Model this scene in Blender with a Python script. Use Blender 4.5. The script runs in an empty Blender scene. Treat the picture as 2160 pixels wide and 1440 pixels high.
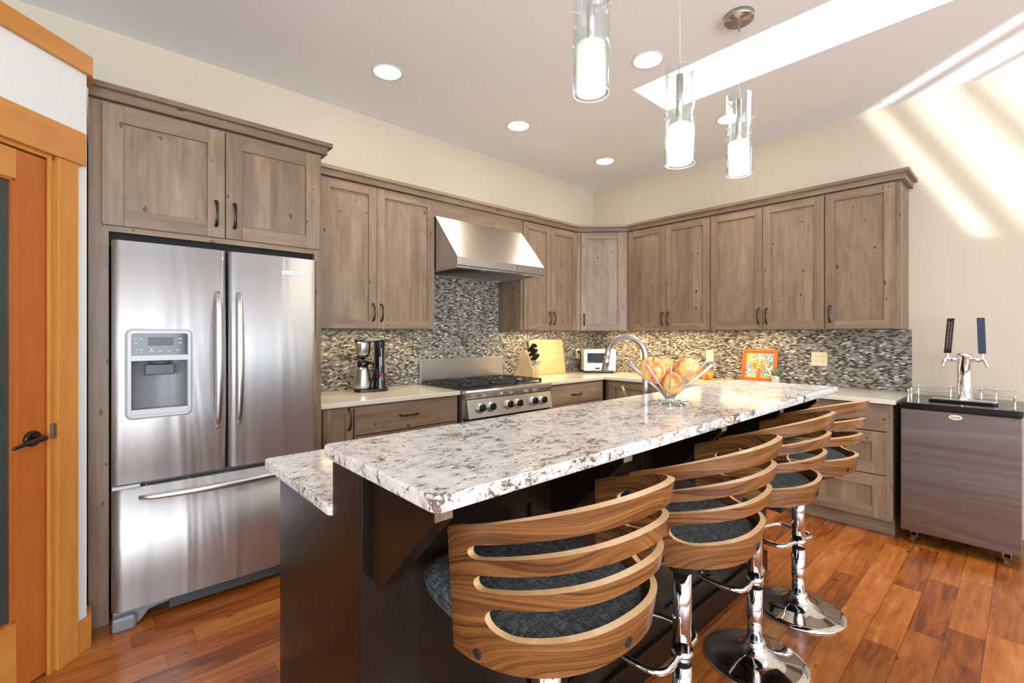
import bpy, bmesh, math, random
from mathutils import Vector, Matrix
random.seed(7)
sc = bpy.context.scene
COL = sc.collection
PI = math.pi

# ------------------------------------------------------------------ camera, world, exposure
cam_d = bpy.data.cameras.new('camera'); cam = bpy.data.objects.new('camera', cam_d); COL.objects.link(cam)
cam.location = (-4.53, -3.54, 1.345); cam.rotation_euler = (PI/2, 0, math.radians(-42.09))
cam_d.sensor_width = 36; cam_d.lens = 982.5/2160*36; cam_d.shift_y = -15/2160; cam_d.clip_start = .05
sc.camera = cam
sc.view_settings.view_transform = 'Standard'; sc.view_settings.look = 'None'
sc.view_settings.gamma = 1; sc.view_settings.use_curve_mapping = False
sc.view_settings.exposure = 0.0
W = bpy.data.worlds.new('world'); sc.world = W; W.use_nodes = True
W.node_tree.nodes['Background'].inputs[0].default_value = (.62, .78, 1, 1)
W.node_tree.nodes['Background'].inputs[1].default_value = 2.0

def area(name, loc, rot, sx, sy, power, col=(1, 1, 1), spread=180):
    d = bpy.data.lights.new(name, 'AREA'); d.shape = 'RECTANGLE'; d.size = sx; d.size_y = sy
    d.energy = power; d.color = col; d.spread = math.radians(spread)
    o = bpy.data.objects.new(name, d); o.location = loc; o.rotation_euler = rot; COL.objects.link(o); return o
def spot(name, loc, target, power, angle, blend, col=(1, 1, 1), r=.05):
    d = bpy.data.lights.new(name, 'SPOT'); d.energy = power; d.spot_size = math.radians(angle); d.spot_blend = blend
    d.color = col; d.shadow_soft_size = r
    o = bpy.data.objects.new(name, d); o.location = loc
    o.rotation_euler = (Vector(target)-Vector(loc)).to_track_quat('-Z', 'Y').to_euler(); COL.objects.link(o); return o
def point(name, loc, power, col, r):
    d = bpy.data.lights.new(name, 'POINT'); d.energy = power; d.color = col; d.shadow_soft_size = r
    o = bpy.data.objects.new(name, d); o.location = loc; COL.objects.link(o); return o

DAY = (.86, .93, 1.0); WARM = (1, .86, .68); NEUT = (1, .95, .88)
# daylight entering through the room's big windows behind the camera and on the left
for i, x in enumerate((-7.35, -4.6, -1.85)):  # three windows
    area('window_daylight', (x, -7.75, 1.5), (PI/2+.58, 0, 0), 2.4, 2.3, (175, 165, 55)[i], DAY)
area('window_daylight', (-8.9, -5.2, 1.5), (PI/2+.45, 0, -PI/2), 3.4, 2.2, 55, DAY)
# sky over the skylight
area('skylight_daylight', (-1.42, -3.1, 4.15), (0, 0, 0), .5, 2.9, 80, (.93, .97, 1))
# low sun glancing in from behind, thrown as bands across the upper right wall and ceiling
Nd = Vector((.504, .77, .386)).normalized(); Nn = Vector((-.686, .631, -.362)); Nn = (Nn-Nd*Nn.dot(Nd)).normalized(); Dn = Nn.cross(-Nd)
for off, wdt, pw in ((-.02, .05, .85), (-.235, .17, 2.1), (-.46, .14, 1.8)):
    d = bpy.data.lights.new('sun_glint', 'AREA'); d.shape = 'RECTANGLE'; d.size = 1.7; d.size_y = wdt; d.energy = pw; d.spread = math.radians(1.8); d.color = (.86, 1, .98)
    o = bpy.data.objects.new('sun_glint', d); COL.objects.link(o)
    c_ = Vector((-.02, -2.73, 3.07))-Nd*4.4+Nn*off
    o.matrix_world = Matrix((( Dn.x, Nn.x, -Nd.x, c_.x), (Dn.y, Nn.y, -Nd.y, c_.y), (Dn.z, Nn.z, -Nd.z, c_.z), (0, 0, 0, 1)))
# warm strips under the wall cabinets
for (l, r, sx, pw) in (((-2.93, -.22, 1.375), 0, .8, 3.2), ((-1.1, -.22, 1.375), 0, .7, 5.0)):
    area('under_cabinet_light', l, (0, 0, r), sx, .06, pw, (1, .76, .40))
for (y, pw) in ((-.55, 4.5), (-1.2, 4.5), (-1.9, 3.4)):
    area('under_cabinet_light', (-.22, y, 1.375), (0, 0, PI/2), .5, .06, pw, (1, .76, .40))

# ------------------------------------------------------------------ materials
def srgb(r, g, b):
    f = lambda c: (c/255/12.92 if c/255 <= .04045 else ((c/255+.055)/1.055)**2.4)
    return (f(r), f(g), f(b), 1)
class NT:
    def __init__(s, name):
        s.m = bpy.data.materials.new(name); s.m.use_nodes = True; s.t = s.m.node_tree
        s.b = s.t.nodes['Principled BSDF']
    def n(s, typ, **kw):
        nd = s.t.nodes.new(typ)
        for k, v in kw.items():
            if k.startswith('i_'):
                nd.inputs[k[2:].replace('_', ' ')].default_value = v
            else: setattr(nd, k, v)
        return nd
    def l(s, a, b): s.t.links.new(a, b)
    def math(s, op, a, b=None, c=None, clamp=False):
        nd = s.n('ShaderNodeMath', operation=op); nd.use_clamp = clamp
        for i, v in enumerate((a, b, c)):
            if v is None: continue
            if isinstance(v, (int, float)): nd.inputs[i].default_value = v
            else: s.l(v, nd.inputs[i])
        return nd.outputs[0]
    def vmul(s, v, k, add=(0, 0, 0)):
        nd = s.n('ShaderNodeVectorMath', operation='MULTIPLY_ADD')
        s.l(v, nd.inputs[0]); nd.inputs[1].default_value = k; nd.inputs[2].default_value = add
        return nd.outputs[0]
    def noise(s, v, scale=1, detail=3, rough=.5, dist=0):
        nd = s.n('ShaderNodeTexNoise'); s.l(v, nd.inputs['Vector']); nd.inputs['Scale'].default_value = scale
        nd.inputs['Detail'].default_value = detail; nd.inputs['Roughness'].default_value = rough
        nd.inputs['Distortion'].default_value = dist; return nd.outputs['Fac']
    def ramp(s, fac, stops, interp='LINEAR'):
        nd = s.n('ShaderNodeValToRGB'); cr = nd.color_ramp; cr.interpolation = interp
        while len(cr.elements) < len(stops): cr.elements.new(.5)
        for e, (p, c) in zip(cr.elements, stops): e.position = p; e.color = c if len(c) == 4 else (*c, 1)
        s.l(fac, nd.inputs[0]); return nd.outputs[0]
    def mix(s, fac, a, b, mode='MIX'):
        nd = s.n('ShaderNodeMix', data_type='RGBA', blend_type=mode)
        for i, v in ((0, fac), (6, a), (7, b)):
            if isinstance(v, (int, float)): nd.inputs[i].default_value = v
            elif isinstance(v, tuple): nd.inputs[i].default_value = v if len(v) == 4 else (*v, 1)
            else: s.l(v, nd.inputs[i])
        return nd.outputs[2]
    def bump(s, h, strength=.2, dist=.002):
        nd = s.n('ShaderNodeBump'); nd.inputs['Strength'].default_value = strength; nd.inputs['Distance'].default_value = dist
        s.l(h, nd.inputs['Height']); s.l(nd.outputs[0], s.b.inputs['Normal'])
    def uv(s): return s.n('ShaderNodeTexCoord').outputs['UV']
    def ob(s): return s.n('ShaderNodeTexCoord').outputs['Object']
    def pos(s): return s.n('ShaderNodeNewGeometry').outputs['Position']
    def sep(s, v):
        nd = s.n('ShaderNodeSeparateXYZ'); s.l(v, nd.inputs[0]); return nd.outputs
    def comb(s, x, y, z=0):
        nd = s.n('ShaderNodeCombineXYZ')
        for i, v in enumerate((x, y, z)):
            if isinstance(v, (int, float)): nd.inputs[i].default_value = v
            else: s.l(v, nd.inputs[i])
        return nd.outputs[0]
    def white(s, v):
        nd = s.n('ShaderNodeTexWhiteNoise', noise_dimensions='3D'); s.l(v, nd.inputs['Vector']); return nd.outputs
    def col(s, c):
        if isinstance(c, tuple): s.b.inputs['Base Color'].default_value = c if len(c) == 4 else (*c, 1)
        else: s.l(c, s.b.inputs['Base Color'])
    def set(s, **kw):
        for k, v in kw.items():
            inp = s.b.inputs[k.replace('_', ' ')]
            if isinstance(v, (int, float, tuple)): inp.default_value = v
            else: s.l(v, inp)

def plain(name, c, rough=.5, metal=0, **kw):
    t = NT(name); t.col(c); t.set(Roughness=rough, Metallic=metal, **kw)
    v = t.noise(t.ob(), 35, 2)
    t.l(t.math('MULTIPLY_ADD', v, .06, rough-.03), t.b.inputs['Roughness'])
    return t.m

def wood(name, lo, hi, dark, knot=True, band=.085, rough=.45, coat=0., grain=1., contrast=1., bandamt=.22, gs=1.):
    t = NT(name); uv = t.uv(); s = t.sep(uv)
    g1 = t.noise(t.vmul(uv, (38*gs, 1.6*gs, 1)), 1, 4, .6, .3)
    g2 = t.noise(t.vmul(uv, (160*gs, 5*gs, 1)), 1, 2, .6)
    g3 = t.noise(t.vmul(uv, (8, 2.2, 1)), 1, 4, .6, 1.4)
    f = t.math('ADD', t.math('MULTIPLY', g1, .45*grain), t.math('MULTIPLY', g2, .2*grain))
    f = t.math('ADD', f, t.math('MULTIPLY', g3, .55))
    f = t.math('MULTIPLY_ADD', t.math('SUBTRACT', f, .32+.325*grain*.9), contrast, .5)
    base = t.ramp(f, [(.2, lo), (.8, hi)])
    if band:
        b = t.white(t.comb(t.math('FLOOR', t.math('DIVIDE', s[0], band)), 3.3, 1.7))[0]
        base = t.mix(t.math('MULTIPLY_ADD', b, bandamt*1.0, 0), base, (lo[0]*.62, lo[1]*.62, lo[2]*.66, 1))
    if knot:
        nv = t.n('ShaderNodeVectorMath', operation='ADD'); t.l(t.vmul(uv, (8.5, 5.0, 1)), nv.inputs[0])
        nn = t.n('ShaderNodeTexNoise'); t.l(t.vmul(uv, (30, 14, 1)), nn.inputs['Vector']); nn.inputs['Scale'].default_value = 1
        t.l(t.vmul(nn.outputs['Color'], (.30, .30, 0)), nv.inputs[1])
        vo = t.n('ShaderNodeTexVoronoi', voronoi_dimensions='2D'); t.l(nv.outputs[0], vo.inputs['Vector']); vo.inputs['Scale'].default_value = 1
        d = vo.outputs['Distance']
        big = t.white(t.vmul(vo.outputs['Color'], (9, 9, 9)))[0]
        rad = t.math('MULTIPLY_ADD', big, .145, -.045)
        k = t.math('MULTIPLY', t.math('SUBTRACT', rad, d), 22, clamp=True)
        ring = t.math('MULTIPLY', t.math('SUBTRACT', t.math('MULTIPLY', rad, 2.2), d), 7, clamp=True)
        base = t.mix(t.math('MULTIPLY', ring, .45), base, (hi[0]*.95, hi[1]*.72, hi[2]*.6, 1))
        base = t.mix(t.math('MULTIPLY', k, .85), base, dark)
    t.col(base); t.set(Roughness=rough, Coat_Weight=coat, Coat_Roughness=.12)
    t.bump(g1, .12, .001)
    return t.m

M = {}
M['alder'] = wood('grey stained knotty alder', (.175, .112, .066), (.38, .262, .166), (.035, .018, .012), rough=.42, contrast=1.6, bandamt=.5)
M['fir'] = wood('clear orange fir', (.45, .165, .025), (.66, .29, .058), (.3, .1, .03), knot=False, band=.0, rough=.33, contrast=1.1, coat=.2)
M['firdoor'] = wood('orange fir door wood', (.36, .085, .010), (.52, .155, .022), (.3, .1, .03), knot=False, band=.0, rough=.33, contrast=.9, coat=.2)
M['espresso'] = wood('espresso stained wood', (.006, .003, .002), (.020, .009, .0045), (.01, .006, .005), knot=False, band=0, rough=.28, coat=.0)
M['espresso'].node_tree.nodes['Principled BSDF'].inputs['Specular IOR Level'].default_value = .28
M['maple'] = wood('pale block wood', (.52, .34, .17), (.70, .50, .28), (.3, .1, .03), knot=False, band=.02, rough=.4, bandamt=.3)
M['bamboo'] = wood('bamboo board', (.60, .41, .18), (.74, .54, .28), (.3, .1, .03), knot=False, band=.022, rough=.4, bandamt=.35, contrast=.6)
M['ply'] = wood('pale plywood edge', (.52, .30, .13), (.76, .52, .27), (.3, .1, .03), knot=False, band=0, rough=.35, contrast=1.2)

def walnut():
    t = NT('walnut veneer'); uv = t.uv()
    nz = t.n('ShaderNodeTexNoise'); t.l(t.vmul(uv, (1.6, 3.0, 1)), nz.inputs['Vector']); nz.inputs['Scale'].default_value = 1; nz.inputs['Detail'].default_value = 1.5
    add = t.n('ShaderNodeVectorMath', operation='ADD'); t.l(uv, add.inputs[0]); t.l(t.vmul(nz.outputs['Color'], (0, .34, 0)), add.inputs[1])
    q = add.outputs[0]
    a = t.noise(t.vmul(q, (1.2, 62, 1)), 1, 4, .65, .2); b = t.noise(t.vmul(q, (3, 240, 1)), 1, 3, .6); c = t.noise(t.vmul(q, (1.2, 14, 1)), 1, 2, .5)
    g = t.noise(t.vmul(uv, (22, 700, 1)), 1, 2, .6)
    f = t.math('ADD', t.math('MULTIPLY', a, .45), t.math('MULTIPLY', b, .25)); f = t.math('ADD', f, t.math('MULTIPLY_ADD', c, .22, t.math('MULTIPLY', g, .12)))
    t.col(t.ramp(f, [(.41, (.030, .010, .004)), (.475, (.115, .042, .012)), (.55, (.215, .086, .024)), (.66, (.34, .155, .052))]))
    t.set(Roughness=.27, Coat_Weight=.25, Coat_Roughness=.15); return t.m
M['walnut'] = walnut()

def granite():
    t = NT('cream and brown granite'); p = t.ob()
    st = t.vmul(p, (1, 1.8, 1.6))
    big = t.noise(st, 5, 3, .6, .5)
    mid = t.noise(st, 19, 10, .78, 1.3)
    fine = t.noise(p, 130, 5, .7, .4)
    base = t.ramp(t.noise(p, 34, 5, .65), [(.30, (.42, .40, .38)), (.43, (.76, .73, .68)), (.60, (.88, .86, .83))])
    base = t.mix(t.math('MULTIPLY', t.math('SUBTRACT', big, .5), 2.4, clamp=True), base, (.72, .58, .43))
    m = t.math('MULTIPLY_ADD', fine, .30, t.math('MULTIPLY', mid, .88))
    m = t.math('ADD', m, t.math('MULTIPLY', big, .22))
    tan = t.math('MULTIPLY', t.math('SUBTRACT', m, .722), 20, clamp=True)
    drk = t.math('MULTIPLY', t.math('SUBTRACT', m, .748), 30, clamp=True)
    sp = t.noise(t.vmul(p, (.7, 1.6, 1.4)), 60, 6, .75, 1.0)
    tan = t.math('MAXIMUM', tan, t.math('MULTIPLY', t.math('SUBTRACT', sp, .615), 16, clamp=True))
    base = t.mix(t.math('MULTIPLY', tan, .7), base, (.27, .17, .105))
    base = t.mix(t.math('MULTIPLY', drk, .85), base, (.085, .055, .040))
    gr = t.math('MULTIPLY', t.math('SUBTRACT', t.noise(p, 85, 4, .7, 1.), .60), 9, clamp=True)
    base = t.mix(t.math('MULTIPLY', gr, .5), base, (.25, .23, .22))
    t.col(base); t.set(Roughness=.13); t.b.inputs['Specular IOR Level'].default_value = .6
    return t.m
M['granite'] = granite()

def mosaic():
    t = NT('glass and stone mosaic tile'); uv = t.uv(); s = t.sep(uv)
    bw, bh, gt = .0255, .0112, .0014
    row = t.math('FLOOR', t.math('DIVIDE', s[1], bh))
    off = t.math('MULTIPLY', t.math('MODULO', t.math('ABSOLUTE', row), 2), .5)
    cx = t.math('ADD', t.math('DIVIDE', s[0], bw), off)
    colm = t.math('FLOOR', cx)
    fx = t.math('SUBTRACT', cx, colm); fy = t.math('SUBTRACT', t.math('DIVIDE', s[1], bh), row)
    rnd = t.white(t.comb(colm, row, .5))
    c = t.ramp(rnd[0], [(0, (.014, .012, .011)), (.17, (.075, .058, .044)), (.30, (.16, .13, .10)), (.44, (.24, .215, .18)),
                        (.60, (.33, .285, .225)), (.75, (.22, .21, .20)), (.87, (.42, .39, .34)), (.95, (.66, .64, .60))], 'CONSTANT')
    ex = t.math('MULTIPLY', t.math('MINIMUM', fx, t.math('SUBTRACT', 1, fx)), bw)
    ey = t.math('MULTIPLY', t.math('MINIMUM', fy, t.math('SUBTRACT', 1, fy)), bh)
    e = t.math('MINIMUM', ex, ey)
    mask = t.math('LESS_THAN', e, gt*.5+.0001)
    t.col(t.mix(mask, c, (.30, .275, .24)))
    r = t.math('MULTIPLY_ADD', t.sep(rnd[1])[1], .4, .1)
    t.l(t.math('MAXIMUM', r, t.math('MULTIPLY', mask, .8)), t.b.inputs['Roughness'])
    t.bump(t.math('MINIMUM', t.math('MULTIPLY', e, 700), 1), .3, .001)
    return t.m
M['mosaic'] = mosaic()

def floorwood():
    t = NT('acacia plank floor'); p = t.pos(); s = t.sep(p)
    bw = .122
    row = t.math('FLOOR', t.math('DIVIDE', s[1], bw))
    r1 = t.white(t.comb(row, 1.3, 7.7))[0]
    L = t.math('MULTIPLY_ADD', t.white(t.comb(row, 9.3, 2.2))[0], .5, .62)
    cx = t.math('DIVIDE', t.math('ADD', t.math('ADD', s[0], 20), t.math('MULTIPLY', r1, 3)), L)
    colm = t.math('FLOOR', cx)
    fx = t.math('SUBTRACT', cx, colm); fy = t.math('SUBTRACT', t.math('DIVIDE', s[1], bw), row)
    rn = t.white(t.comb(colm, row, 4.4)); rc = t.sep(rn[1])
    q = t.comb(t.math('MULTIPLY_ADD', rn[0], 17, t.math('MULTIPLY', s[0], 1)), t.math('MULTIPLY_ADD', rc[1], 11, s[1]), rc[2])
    g = t.noise(t.vmul(q, (3.2, 42, 1)), 1, 5, .62, .5)
    g2 = t.noise(t.vmul(q, (2.2, 9, 1)), 1, 3, .55, 1.6)
    f = t.math('MULTIPLY_ADD', g, .5, t.math('MULTIPLY', g2, .5))
    f = t.math('ADD', f, t.math('MULTIPLY_ADD', rn[0], .30, -.15))
    c = t.ramp(f, [(.24, (.075, .016, .004)), (.42, (.25, .062, .010)), (.60, (.40, .118, .020)), (.85, (.56, .215, .048))])
    vo = t.n('ShaderNodeTexVoronoi', voronoi_dimensions='2D'); t.l(t.vmul(q, (2.6, 6, 1)), vo.inputs['Vector']); vo.inputs['Scale'].default_value = 1
    kr = t.math('MULTIPLY_ADD', t.white(t.vmul(vo.outputs['Color'], (9, 9, 9)))[0],   .13, -.05)
    k = t.math('MULTIPLY', t.math('SUBTRACT', kr, vo.outputs['Distance']), 16, clamp=True)
    c = t.mix(t.math('MULTIPLY', k, .85), c, (.035, .012, .006))
    crk = t.noise(t.vmul(q, (5, 90, 1)), 1, 2, .5, .8)
    c = t.mix(t.math('MULTIPLY', t.math('SUBTRACT', crk, .76), 12, clamp=True), c, (.05, .015, .006))
    ex = t.math('MULTIPLY', t.math('MINIMUM', fx, t.math('SUBTRACT', 1, fx)), L)
    ey = t.math('MULTIPLY', t.math('MINIMUM', fy, t.math('SUBTRACT', 1, fy)), bw)
    e = t.math('MINIMUM', ex, ey)
    gap = t.math('SUBTRACT', 1, t.math('MULTIPLY', e, 420), clamp=True)
    t.col(t.mix(t.math('MULTIPLY', gap, .8), c, (.05, .014, .004)))
    t.set(Roughness=.26, Coat_Weight=.3, Coat_Roughness=.12)
    h = t.math('ADD', t.math('MINIMUM', t.math('MULTIPLY', e, 200), 1), t.math('MULTIPLY', g2, .6))
    t.bump(h, .2, .0015); return t.m
M['floor'] = floorwood()

def paint(name, c, bump=.08):
    t = NT(name); p = t.pos(); t.set(Roughness=.75)
    n1 = t.noise(p, 9, 4, .55, .8)
    t.col(t.mix(t.math('MULTIPLY', n1, .06), c, (c[0]*.8, c[1]*.8, c[2]*.8, 1)))
    t.bump(t.noise(p, 22, 3, .5, 1.0), bump, .004); return t.m
M['wall'] = paint('warm beige wall paint', (.66, .565, .435, 1))
M['ceil'] = paint('ceiling paint', (.90, .915, .915, 1), .12)
M['pwall'] = paint('off white wall paint', (.76, .76, .73, 1))
M['shaft'] = paint('white skylight shaft paint', (.88, .88, .88, 1), .02)

def steel(name, c=(.60, .59, .575, 1), rough=.24, wave=0., brush=(1, 1, 90), wsc=(5, 1, 1.2), aniso=.4, tan=None):
    t = NT(name); t.col(c); p = t.ob()
    if tan: t.l(t.comb(*tan), t.b.inputs['Tangent'])
    b = t.noise(t.vmul(p, brush), 6, 3, .6)
    t.set(Metallic=1.0, Anisotropic=aniso)
    t.l(t.math('MULTIPLY_ADD', b, .14, rough-.07), t.b.inputs['Roughness'])
    if wave:
        w = t.noise(t.vmul(p, wsc), 1, 2, .5, .6)
        t.bump(w, wave, .02)
    else: t.bump(b, .04, .0005)
    return t.m
M['steel'] = steel('brushed stainless steel', rough=.3, brush=(1, 200, 200), aniso=.5, tan=(0, 0, 1))
M['fridge'] = steel('brushed steel door skin', (.66, .655, .645, 1), .46, .5, (1, 1, 260), (6, 1, .6), .85, (0, 0, 1))
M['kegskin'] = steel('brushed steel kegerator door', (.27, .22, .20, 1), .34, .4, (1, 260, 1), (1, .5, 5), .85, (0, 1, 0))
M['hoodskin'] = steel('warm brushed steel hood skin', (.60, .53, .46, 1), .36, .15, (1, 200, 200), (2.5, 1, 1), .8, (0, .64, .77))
M['handle'] = plain('satin steel handle', (.66, .655, .65, 1), .30, 1)
M['nickel'] = plain('brushed nickel', (.50, .46, .43, 1), .28, 1)
M['chrome'] = plain('polished chrome', (.82, .82, .82, 1), .06, 1)
M['bronze'] = plain('oil rubbed bronze', (.055, .038, .032, 1), .3, .8)
M['iron'] = plain('matt black cast iron', (.02, .021, .023, 1), .45)
M['black'] = plain('gloss black plastic', (.008, .008, .009, 1), .15)
M['mblack'] = plain('matt black', (.006, .006, .006, 1), .75)
M['dgrey'] = plain('dark grey plastic', (.07, .075, .08, 1), .35)
M['lgrey'] = plain('light grey plastic', (.56, .57, .58, 1), .3)
M['quartz'] = plain('cream quartz', (.72, .66, .56, 1), .12)
M['mgrey'] = plain('mid grey plastic', (.20, .21, .215, 1), .35)
M['niche'] = plain('grey moulded plastic', (.20, .21, .22, 1), .25)
M['white'] = plain('white enamel', (.80, .80, .79, 1), .25)
M['ivory'] = plain('ivory plastic', (.80, .70, .48, 1), .35)
M['red'] = plain('red button', (.6, .01, .01, 1), .3)
M['navy'] = plain('navy blue lacquer', (.028, .042, .085, 1), .4)
M['screen'] = plain('dark display glass', (.02, .022, .026, 1), .08)
M['ink'] = plain('light print', (.6, .6, .62, 1), .5)
M['dink'] = plain('dark print', (.06, .06, .065, 1), .5)
M['yink'] = plain('yellow chalk', (.6, .55, .2, 1), .6)
M['pink'] = plain('pink chalk', (.6, .25, .3, 1), .6)
M['cable'] = plain('clear cable', (.62, .64, .63, 1), .2)

def emis(name, c, k):
    t = NT(name); t.col((.9, .9, .9, 1)); t.set(Emission_Color=c, Emission_Strength=k); return t.m
M['lamp'] = emis('lit lamp lens', (1, .97, .92, 1), 9)
M['bulb'] = emis('lit bulb', (1, .98, .93, 1), 2.6)
M['led'] = emis('blue light', (.5, .7, 1, 1), 3)
def thinmix(t, trans, gloss, fac, extra=None):
    tr = t.n('ShaderNodeBsdfTransparent'); tr.inputs[0].default_value = trans
    gl = t.n('ShaderNodeBsdfGlossy'); gl.inputs[0].default_value = gloss; gl.inputs['Roughness'].default_value = .03
    lw = t.n('ShaderNodeLayerWeight'); lw.inputs['Blend'].default_value = fac
    mx = t.n('ShaderNodeMixShader'); t.l(t.math('MULTIPLY_ADD', lw.outputs['Facing'], .8, .04, clamp=True), mx.inputs[0]); t.l(tr.outputs[0], mx.inputs[1]); t.l(gl.outputs[0], mx.inputs[2])
    return mx.outputs[0]
def frost():
    t = NT('lit frosted glass'); tl = t.n('ShaderNodeBsdfTranslucent'); tl.inputs[0].default_value = (.9, .95, .9, 1)
    em = t.n('ShaderNodeEmission'); em.inputs[0].default_value = (.95, 1, .90, 1); em.inputs[1].default_value = .32
    tr = t.n('ShaderNodeBsdfTransparent'); tr.inputs[0].default_value = (.95, 1, .97, 1)
    a = t.n('ShaderNodeAddShader'); t.l(tl.outputs[0], a.inputs[0]); t.l(em.outputs[0], a.inputs[1])
    mx = t.n('ShaderNodeMixShader'); mx.inputs[0].default_value = .45; t.l(a.outputs[0], mx.inputs[2]); t.l(tr.outputs[0], mx.inputs[1])
    t.l(mx.outputs[0], t.t.nodes['Material Output'].inputs[0]); return t.m
M['frost'] = frost()
def glass(name, c, rough=0., ior=1.45):
    t = NT(name); t.col(c); t.set(Roughness=rough, Transmission_Weight=1., IOR=ior); return t.m
def clear():
    t = NT('clear thin glass'); t.l(thinmix(t, (.97, .985, .98, 1), (.9, .95, .95, 1), .25), t.t.nodes['Material Output'].inputs[0]); return t.m
M['glass'] = clear()
M['dichro'] = glass('iridescent rim glass', (.86, .96, .92, 1), .02, 1.5)
def darkglass():
    t = NT('frosted dark door glass')
    n = t.noise(t.vmul(t.pos(), (1, 1, 1.3)), 1.5, 2, .5)
    t.col(t.ramp(n, [(.3, (.035, .042, .042)), (.7, (.075, .09, .075))])); t.set(Roughness=.12, Transmission_Weight=.25, IOR=1.5); return t.m
M['doorglass'] = darkglass()
def ovenglass():
    t = NT('oven window glass'); t.col((.05, .06, .09, 1)); t.set(Roughness=.02, IOR=2.6); return t.m
M['ovenglass'] = ovenglass()

def fabric():
    t = NT('charcoal woven fabric'); p = t.ob()
    a = t.noise(t.vmul(p, (45, 420, 45)), 1, 2, .6); b = t.noise(t.vmul(p, (420, 45, 45)), 1, 2, .6); c0 = t.noise(p, 60, 3, .6)
    f = t.math('ADD', t.math('MULTIPLY', a, .4), t.math('MULTIPLY_ADD', b, .4, t.math('MULTIPLY', c0, .2)))
    t.col(t.ramp(f, [(.38, (.013, .015, .018)), (.5, (.048, .053, .057)), (.61, (.17, .175, .17))]))
    t.set(Roughness=.85, Sheen_Weight=.0); t.bump(f, .3, .001); return t.m
M['fabric'] = fabric()
def fruit(name, a, b, c):
    t = NT(name); p = t.ob()
    n = t.noise(t.vmul(p, (1, 1, .6)), 22, 3, .55, .4); n2 = t.noise(p, 70, 3, .6)
    f = t.math('MULTIPLY_ADD', n2, .25, t.math('MULTIPLY', n, .8))
    t.col(t.ramp(f, [(.40, a), (.50, b), (.60, c)])); t.set(Roughness=.3, Subsurface_Weight=.05); return t.m
M['pear'] = fruit('red blushed pear skin', (.80, .13, .05, 1), (.86, .36, .10, 1), (.86, .62, .22, 1))
M['pear2'] = fruit('yellow blushed pear skin', (.74, .10, .04, 1), (.84, .30, .08, 1), (.82, .56, .16, 1))
M['gourd'] = fruit('orange gourd skin', (.72, .10, .02, 1), (.85, .30, .03, 1), (.88, .50, .08, 1))
M['stem'] = plain('brown stem', (.12, .07, .03, 1), .7)
def cactusm():
    t = NT('green striped cactus'); n = t.noise(t.ob(), 150, 3, .6)
    t.col(t.ramp(n, [(.4, (.03, .06, .02)), (.6, (.20, .24, .10))])); t.set(Roughness=.7); return t.m
M['cactus'] = cactusm()

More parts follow.
